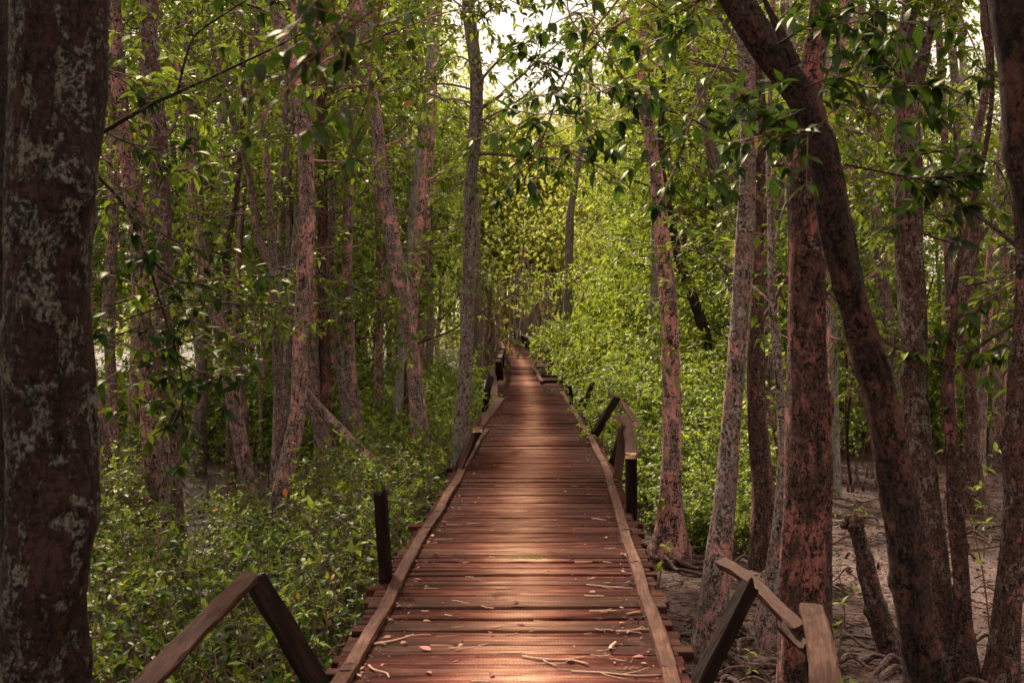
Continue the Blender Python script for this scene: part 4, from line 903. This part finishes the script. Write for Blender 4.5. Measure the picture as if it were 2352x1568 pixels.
for (px, Z, s) in [(1105, 21, .9), (1080, 24, 1.), (1040, 20, .9), (1010, 23, 1.), (1120, 28, 1.), (1090, 32, 1.2), (1000, 18, .8), (1030, 17, .75), (950, 21, 1.), (900, 23, 1.1), (1125, 36, 1.1), (1060, 30, 1.2), (920, 18.5, .8), (860, 20, .9), (990, 27, 1.2), (1095, 18.3, .7), (1020, 15.2, .6), (900, 16.3, .7), (1128, 25, .8)]:
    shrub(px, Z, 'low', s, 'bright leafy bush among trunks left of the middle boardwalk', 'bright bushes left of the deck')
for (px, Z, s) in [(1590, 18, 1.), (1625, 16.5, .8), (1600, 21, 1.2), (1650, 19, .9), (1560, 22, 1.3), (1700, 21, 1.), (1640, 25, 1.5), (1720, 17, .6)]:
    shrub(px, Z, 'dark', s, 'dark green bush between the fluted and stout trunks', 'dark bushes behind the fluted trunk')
for q in range(34):
    px = R.uniform(180, 900); shrub(px, R.uniform(19, 30), 'dark', R.uniform(.8, 1.4), 'dark green bush in the shade under the left trees', 'shaded bushes left of the deck')
for q in range(34):
    px = R.uniform(1740, 2420); shrub(px, R.uniform(21, 34), 'dark', R.uniform(.5, 1.6), 'dark green bush along the far edge of the mud', 'bushes along the far mud edge')

# ------------------------------------------------------------------ undergrowth (ground cover nobody could count)
def sapling_proto(h, whorls, size, lod=1, leafy=6, tone=.55, dens=1):
    """one little stemmed plant as arrays: (stem points, leaf arrays)"""
    lean = R.normal(0, .12, 2); st = smooth_path([[0, 0, -.05], [lean[0] * .3 * h, lean[1] * .3 * h, h * .5], [lean[0] * h, lean[1] * h, h]], 7)
    B, D, L_ = [], [], []
    for q in range(whorls):
        t_ = .35 + .65 * (q + 1) / whorls; j = min(6, int(t_ * 6)); a = R.uniform(0, 6.28)
        B.append(st[j]); D.append(nrm([math.cos(a), math.sin(a), R.uniform(.3, 1.1)])); L_.append(R.uniform(.08, .22) * (1.2 - .4 * t_))
    return st, np.array(B), np.array(D), np.array(L_)
def field(name, label, n, region, hr, leaf, size=.095, per=7, tone=.5, lod=1, test=None, whorls=(3, 7)):
    m_ = MB(); SB, SD, SL, TN = [], [], [], []; c = 0
    while c < n:
        px = R.uniform(*region[0]); Z = math.sqrt(R.uniform(region[1][0] ** 2, region[1][1] ** 2)); x = (px - CX) / FPX * Z
        if eL(Z) - .12 < x < eR(Z) + .12: continue
        if test and not test(px, Z, x): continue
        c += 1
        h = R.uniform(*hr) * (.5 if 370 < px < 700 and 8 < Z < 15.5 else 1.); st, B, D, L_ = sapling_proto(h, R.integers(*whorls), size); o3 = np.array([x, Z, GZ + ground_h(x, Z)])
        tube(m_, st + o3, np.linspace(.006, .0025, 7), 3, 0, cap=False)
        SB.append(B + o3); SD.append(D); SL.append(L_); TN.append(np.full(len(B), np.clip(tone + R.normal(0, .2), 0.02, .85)))
    twig_sprays(m_, np.concatenate(SB), np.concatenate(SD), np.concatenate(SL), per, size, lod, np.concatenate(TN), hang=.1)
    tag(m_.build(name, [M['twig'], M[leaf]]), label, 'undergrowth', kind='stuff')
def clearing(px, Z, x):
    y = zof_y(Z)
    d = min(((px - 540) / 190) ** 2 + ((y - 1125) / 75) ** 2, ((px - 440) / 60) ** 2 + ((y - 1320) / 130) ** 2)
    return d > 1 or R.random() < .12
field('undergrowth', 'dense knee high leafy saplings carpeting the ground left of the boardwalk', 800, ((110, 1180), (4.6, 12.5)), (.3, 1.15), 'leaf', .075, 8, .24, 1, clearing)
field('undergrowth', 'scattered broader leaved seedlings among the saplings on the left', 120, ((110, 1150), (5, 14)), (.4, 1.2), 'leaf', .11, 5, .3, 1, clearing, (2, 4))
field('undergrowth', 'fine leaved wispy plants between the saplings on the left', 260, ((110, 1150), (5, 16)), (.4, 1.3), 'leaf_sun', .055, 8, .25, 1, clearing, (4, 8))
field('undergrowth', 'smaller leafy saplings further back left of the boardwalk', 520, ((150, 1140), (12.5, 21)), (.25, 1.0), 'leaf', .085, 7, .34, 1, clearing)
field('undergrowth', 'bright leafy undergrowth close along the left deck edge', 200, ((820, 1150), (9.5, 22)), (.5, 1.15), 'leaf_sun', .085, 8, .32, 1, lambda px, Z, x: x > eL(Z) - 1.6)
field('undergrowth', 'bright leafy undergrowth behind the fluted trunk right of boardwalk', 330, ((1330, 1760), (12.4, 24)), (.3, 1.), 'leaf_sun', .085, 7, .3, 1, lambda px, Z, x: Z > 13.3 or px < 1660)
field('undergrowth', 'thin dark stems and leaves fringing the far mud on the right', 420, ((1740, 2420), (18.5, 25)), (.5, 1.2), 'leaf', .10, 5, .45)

def sapling(label, px, py, Z, h, leaf='leaf', size=.09, per=6, whorls=4, tone=.7, bare=False):
    x = (px - CX) / FPX * Z; z0 = GZ; t = thing('sapling', label, 'sapling', (x, Z, z0))
    st, B, D, L_ = sapling_proto(h, whorls, size); ms = MB(); tube(ms, smooth_path(st, 14), np.linspace(.008, .003, 14), 6); ms.build('stem', [M['twig']], t)
    ml = MB(); twig_sprays(ml, B, D, L_ * .7, per, size, 0, np.full(len(B), tone), hang=.2); ml.build('foliage', [M['twig'], M[leaf]], t)
    return t
sapling('bright green sapling with broad leaves before the red trunk', 408, 1190, 8.7, .78, 'leaf_sun', .10, 7, 3, .6)
sapling('sapling with light green tip leaves below the leaning trunk', 545, 1200, 8.8, .8, 'leaf_sun', .09, 6, 4, .5)
sapling('tall sapling beside the thick trunk with one upright bright leaf', 232, 1170, 6.6, 1.0, 'leaf', .10, 6, 5, .8)
sapling('leafy sapling in front of the slender spotted trunk foot', 850, 1080, 9.6, .95, 'leaf_sun', .09, 7, 5, .5)
sapling('tiny lone sapling on open mud left of the broken stump', 1947, 1410, 9.3, .5, 'leaf_sun', .085, 4, 2, .4)
sapling('small wilted sapling at the foot of the biggest right trunk', 1932, 1440, 8.4, .36, 'leaf', .075, 5, 2, .6)
sapling('leafy seedling at bottom right below the broken stump', 1975, 1560, 7., .3, 'leaf', .085, 7, 4, .8)
sapling('second seedling at bottom right near the sweeping trunk', 2090, 1560, 6.9, .28, 'leaf', .08, 6, 3, .85)
sapling('seedling sprouting between near roots right of the deck', 1725, 1500, 7.5, .3, 'leaf_sun', .07, 4, 2, .5)
sapling('yellow green seedling hugging the deck edge by the fluted trunk', 1510, 1350, 9.6, .62, 'leaf_sun', .08, 6, 3, .7)
sapling('tall bare reddish sapling rising before the right border trunk', 2290, 1425, 8.4, 1.5, 'leaf', .07, 3, 6, .6)
sapling('sapling with limp leaves at the foot of the conical trunk', 2265, 1240, 12., 1.1, 'leaf', .10, 5, 5, .6)
# thicket of orange dead leaf on left
t = tag((lambda m: (leaves(m, np.array([[0, 0, 0.]]), np.array([[.05, -.1, -1.]]), np.array([[0, -1., .1]]), .085, .042, .5, 0, 0), m.build('dead_leaf', [M['orangeleaf']], None))[1])(MB()), 'single orange dead leaf hanging in the left undergrowth', 'leaf')
t.location = P(655, 1120, 9.)

# ------------------------------------------------------------------ forest floor: roots, sticks, knees, litter
t = None
def ground_stick(label, pts, r, mat='root', group=None, cat='stick', name='fallen_branch', h=.03):
    q = []
    for (x, y) in pts:
        Z = zof(y); p = P(x, y, Z); p[2] = GZ + ground_h(p[0], p[1]) + h; q.append(p)
    b = q[0].copy(); m_ = MB(); pp = smooth_path(np.array(q) - b, 24); tube(m_, pp, np.linspace(r, r * .5, 24), 8, 0, .5, .2)
    o = m_.build(name, [M[mat]]); o.location = b; tag(o, label, cat, group)
ground_stick('long dark red branch lying on the mud by the fluted trunk', [(1495, 1302), (1560, 1300), (1610, 1306), (1665, 1318)], .035, 'bark_red')
ground_stick('pale fallen branch slanting behind the fluted trunk', [(1585, 1228), (1620, 1252), (1660, 1280)], .03, 'bark_pale')
ground_stick('thin red brown stick on mud behind the stout trunk', [(1575, 1172), (1620, 1160), (1640, 1150)], .02, 'bark_red')
ground_stick('pale stick pointing at the burr of the broken stump', [(1905, 1212), (1935, 1206), (1955, 1195)], .02, 'bark_pale')
ground_stick('thin root crossing mud right of the biggest trunk', [(1905, 1425), (1950, 1442), (1985, 1448)], .014)
ground_stick('flat dark plank fallen on far mud behind biggest trunk', [(1910, 1105), (1950, 1108), (1990, 1108)], .03, 'bark_red')
ground_stick('dark stick on the mud in the left clearing', [(590, 1140), (640, 1120), (700, 1115)], .02, 'bark_red')
# tangled surface roots beside the deck
RT = 'tangled surface roots on the mud beside the right deck edge'
for q in range(165):
    if q >= 110: x = R.uniform(2., 6.); y = R.uniform(7., 15)
    elif q < 66: x = R.uniform(.95, 2.6); y = R.uniform(5.2, 9.4)
    else: x = R.uniform(1.2, 4.2); y = R.uniform(5.0, 8.)
    if x < eR(y) + .02: x += .3
    m_ = MB(); a = R.uniform(0, 6.28); pp = [np.array([0, 0, -.03])]
    for s in range(R.integers(5, 9)):
        a += R.normal(0, .38); st = R.uniform(.08, .19); nx_ = pp[-1] + np.array([math.cos(a) * st, math.sin(a) * st, 0]); nx_[2] = R.uniform(0, .1) if s % 3 else R.uniform(-.02, .03); pp.append(nx_)
    pp[-1][2] = -.05
    pp = smooth_path(pp, 26); tube(m_, pp, np.linspace(R.uniform(.012, .03), .008, 26), 7, 0, .5, .2)
    o = m_.build('surface_root', [M['root']]); o.location = (x, y, GZ + ground_h(x, y)); tag(o, 'gnarled grey brown surface root curling over mud by the right deck edge', 'root', RT)
# breathing roots
for q in range(46):
    px = R.uniform(1905, 2080); y_ = R.uniform(1085, 1135); 
    if q > 26: px = R.uniform(430, 640); y_ = R.uniform(1085, 1150)
    Z = zof(y_); x = (px - CX) / FPX * Z; m_ = MB(); h = R.uniform(.08, .26)
    tube(m_, [(0, 0, -.05), (R.normal(0, .01), 0, h * .5), (R.normal(0, .015), 0, h)], [.03, .022, .008], 7, 0, .5, .2)
    o = m_.build('breathing_root', [M['root']]); o.location = (x, Z, GZ + ground_h(x, Z))
    tag(o, 'short peg root sticking out of the far right mud' if q <= 26 else 'short peg root sticking out of the left clearing mud', 'root', 'peg roots in the mud right' if q <= 26 else 'peg roots in the left clearing')
# crumbs of mud, bark and dead leaves on the ground
m_ = MB(); m = 5200
px = R.uniform(150, 2400, m); Z = 5 + 18 * R.random(m) ** 1.3; x = (px - CX) / FPX * Z
ok = np.array([not (eL(b) - .05 < a < eR(b) + .05) for a, b in zip(x, Z)]); x, Z = x[ok], Z[ok]; m = len(x)
pos = np.stack([x, Z, [GZ + ground_h(a, b) + .012 for a, b in zip(x, Z)]], 1)
leaves(m_, pos, R.normal(size=(m, 3)) * [1, 1, .15], np.array([0, 0, 1.]) + R.normal(0, .35, (m, 3)), R.uniform(.03, .09, m), R.uniform(.015, .045, m), R.random(m) * .6, 1, 0)
tag(m_.build('leaf_litter', [M['floor_litter']]), 'dead leaves and bark crumbs scattered over the mud', 'leaf litter', kind='stuff')
m_ = MB(); m = 7000
px = R.uniform(1450, 2420, m); Z = 6 + 14 * R.random(m); x = (px - CX) / FPX * Z
for a, b in zip(x, Z):
    if a < eR(b) + .1: continue
    s = R.uniform(.006, .022) * (1 if R.random() < .9 else 1.8); V_ = nrm(np.array([[1, 0, 0], [-1, 0, 0], [0, 1, 0], [0, -1, 0], [0, 0, 1], [0, 0, -1.]]) + R.normal(0, .25, (6, 3))) * s * np.array([1.5, 1, .55])
    m_.add(V_ + [a, b, GZ + ground_h(a, b)], np.array([[0, 2, 4], [2, 1, 4], [1, 3, 4], [3, 0, 4], [2, 0, 5], [1, 2, 5], [3, 1, 5], [0, 3, 5]]), .2)
tag(m_.build('mud_clod', [M['floor_litter']]), 'small dark clods and crab pellets dotting the open mud', 'mud', kind='stuff')

m_ = MB(); m = 1500; px = R.uniform(1450, 2420, m); Z = 5.5 + 15 * R.random(m); x = (px - CX) / FPX * Z
ok = np.array([a > eR(b) + .1 for a, b in zip(x, Z)]); x, Z = x[ok], Z[ok]; m = len(x)
A = np.stack([x, Z, [GZ + ground_h(a, b) + .008 for a, b in zip(x, Z)]], 1); a = R.uniform(0, 6.28, m); L = R.uniform(.04, .32, m)
prisms(m_, A, A + np.stack([np.cos(a) * L, np.sin(a) * L, R.uniform(0, .03, m)], 1), R.uniform(.003, .009, m), R.uniform(.002, .005, m))
tag(m_.build('twig_litter', [M['floor_litter']]), 'fallen twigs and thin root ends strewn over the right mud', 'litter', kind='stuff')

# ------------------------------------------------------------------ things lying on the deck
def deck_stick(px, py, L, ang, r, fork=False, label=None, group=None):
    b = on_deck(px, py, r + .003); m_ = MB(); d = np.array([math.cos(ang), math.sin(ang), 0]); s = np.array([-d[1], d[0], 0])
    pp = smooth_path([-d * L / 2, -d * L * .15 + s * R.normal(0, L * .06), d * L * .2 + s * R.normal(0, L * .06), d * L / 2], 14)
    tube(m_, pp, np.linspace(r, r * .6, 14), 7, 0, R.uniform(.3, 1), .2)
    if fork:
        tube(m_, smooth_path([pp[7], pp[7] + d * L * .15 + s * L * .12, pp[7] + d * L * .3 + s * L * .3], 8), np.linspace(r * .7, r * .3, 8), 6, 0, .5, .1)
        tube(m_, smooth_path([pp[4], pp[4] + d * L * .1 - s * L * .1, pp[4] + d * L * .3 - s * L * .2], 8), np.linspace(r * .6, r * .3, 8), 6, 0, .5, .1)
    o = m_.build('twig', [M['stick']]); o.location = b; tag(o, label or 'small dry twig lying loose on the boardwalk planks', 'twig', group if label is None or group else None)
G1 = 'dry twigs scattered on the boardwalk'
deck_stick(1275, 1515, .34, -.35, .009, True, 'largest forked pale stick on the planks nearest the camera')
deck_stick(1408, 1480, .14, 1.3, .011, False, 'thick short stick lying upright near the right kerb')
deck_stick(1385, 1395, .16, .1, .008, True, 'twig with split ends right of centre on the deck')
deck_stick(1455, 1440, .2, .2, .007, True, 'branched twig against the right kerb')
deck_stick(1545 - 130, 1545, .42, -.12, .006, True, 'long thin curving twig at the bottom right of the deck')
deck_stick(1400, 1340, .3, -.3, .004, True, 'very fine twig spray in mid deck right of centre')
deck_stick(905, 1460, .26, .75, .006, False, 'long pale twig beside the left kerb near the camera')
deck_stick(1105, 1590 - 20, .09, .05, .01, False, 'short stubby stick chunk at the bottom of the deck')
deck_stick(870, 1540, .22, -1., .006, False, 'curved twig beside left kerb at the bottom')
deck_stick(1480 - 25, 1400, .1, .5, .008, False, 'bent twig just inside the right kerb')
pts_tw = [(1030, 1404), (1058, 1373), (960, 1450), (1015, 1475), (955, 1330), (1120, 1385), (1220, 1172), (990, 1345), (1365, 1360), (1340, 1290), (1395, 1290), (1160, 1345), (1300, 1535), (1180, 1560), (1235, 1245), (1070, 1290), (1020, 1240), (1090, 1202), (1190, 1205), (1150, 1120), (1320, 1120), (1050, 1430), (1350, 1445), (1420, 1510), (1490, 1470), (1440, 1530)]
for (a, b) in pts_tw + [(R.uniform(960, 1440), R.uniform(1180, 1560)) for _ in range(30)]:
    Zq = zof(b, 0); e0, e1 = eL(Zq) + .22, eR(Zq) - .22; x_ = (a - CX) / FPX * Zq
    if not e0 < x_ < e1: continue
    deck_stick(a, b, R.uniform(.03, .14), R.uniform(-.7, .7), R.uniform(.002, .0055), R.random() < .25, None, G1)
def flat_leaf(px, py, L, mat, label, group=None, name='fallen_leaf'):
    m_ = MB(); a = R.uniform(0, 6.28)
    leaves(m_, np.zeros((1, 3)), np.array([[math.cos(a), math.sin(a), .12]]), np.array([[R.normal(0, .2), R.normal(0, .2), 1.]]), L, L * .5, R.random(), 0, 0)
    o = m_.build(name, [M[mat]]); o.location = on_deck(px, py, .012); tag(o, label, 'leaf', group)
flat_leaf(990, 1489, .075, 'redleaf', 'largest crimson leaf on the deck near the left kerb')
flat_leaf(1205, 1426, .05, 'redleaf', 'crimson leaf on the worn middle of the near deck')
flat_leaf(1125, 1448, .06, 'redleaf', 'dull red leaf left of the middle of near deck')
flat_leaf(1135, 1078, .08, 'orangeleaf', 'orange leaf on the left side of the middle deck')
flat_leaf(1540 - 60, 1505, .06, 'redleaf', 'pinkish leaf against the near right kerb')
for q in range(150):
    b = 860 + 700 * R.random() ** .9; Zq = zof(b, 0); e0, e1 = eL(Zq) + .16, eR(Zq) - .16
    u = R.beta(.5, .5); x_ = e0 + (e1 - e0) * u; a = CX + x_ * FPX / Zq
    flat_leaf(a, b, R.uniform(.02, .055), R.choice(['redleaf', 'litter', 'litter', 'orangeleaf'], p=[.10, .45, .40, .05]), 'small curled dry leaf scattered on the boardwalk planks', 'dry leaves on the boardwalk')
m_ = MB(); m = 900; u = R.random(m); e = R.random(m) < .5; yy = R.uniform(4.6, 26, m)
x = np.array([(eL(v) + .14 + abs(R.normal(0, .12))) if s else (eR(v) - .14 - abs(R.normal(0, .12))) for v, s in zip(yy, e)])
pos = np.stack([x, yy, [deck_z(a, b) + .006 for a, b in zip(x, yy)]], 1)
leaves(m_, pos, R.normal(size=(m, 3)) * [1, 1, .1], np.array([0, 0, 1.]) + R.normal(0, .3, (m, 3)), R.uniform(.008, .028, m), R.uniform(.004, .01, m), R.random(m), 1, 0)
tag(m_.build('deck_litter', [M['litter']]), 'fine crumbs of bark and leaf gathered along both deck kerbs', 'litter', kind='stuff')
m_ = MB(); m = 160; b = on_deck(1212, 1281, 0)
pos = b + np.stack([R.normal(0, .075, m), R.normal(0, .008, m), R.uniform(-.004, .01, m)], 1)
leaves(m_, pos, R.normal(size=(m, 3)) * .6 + [0, 0, 1], R.normal(size=(m, 3)), R.uniform(.008, .018, m), .006, .6, 1, 0)
tag(m_.build('moss', [M['moss']]), 'tiny strip of green moss in a plank gap on the worn middle', 'moss', kind='stuff')
print('objects', len(bpy.data.objects))
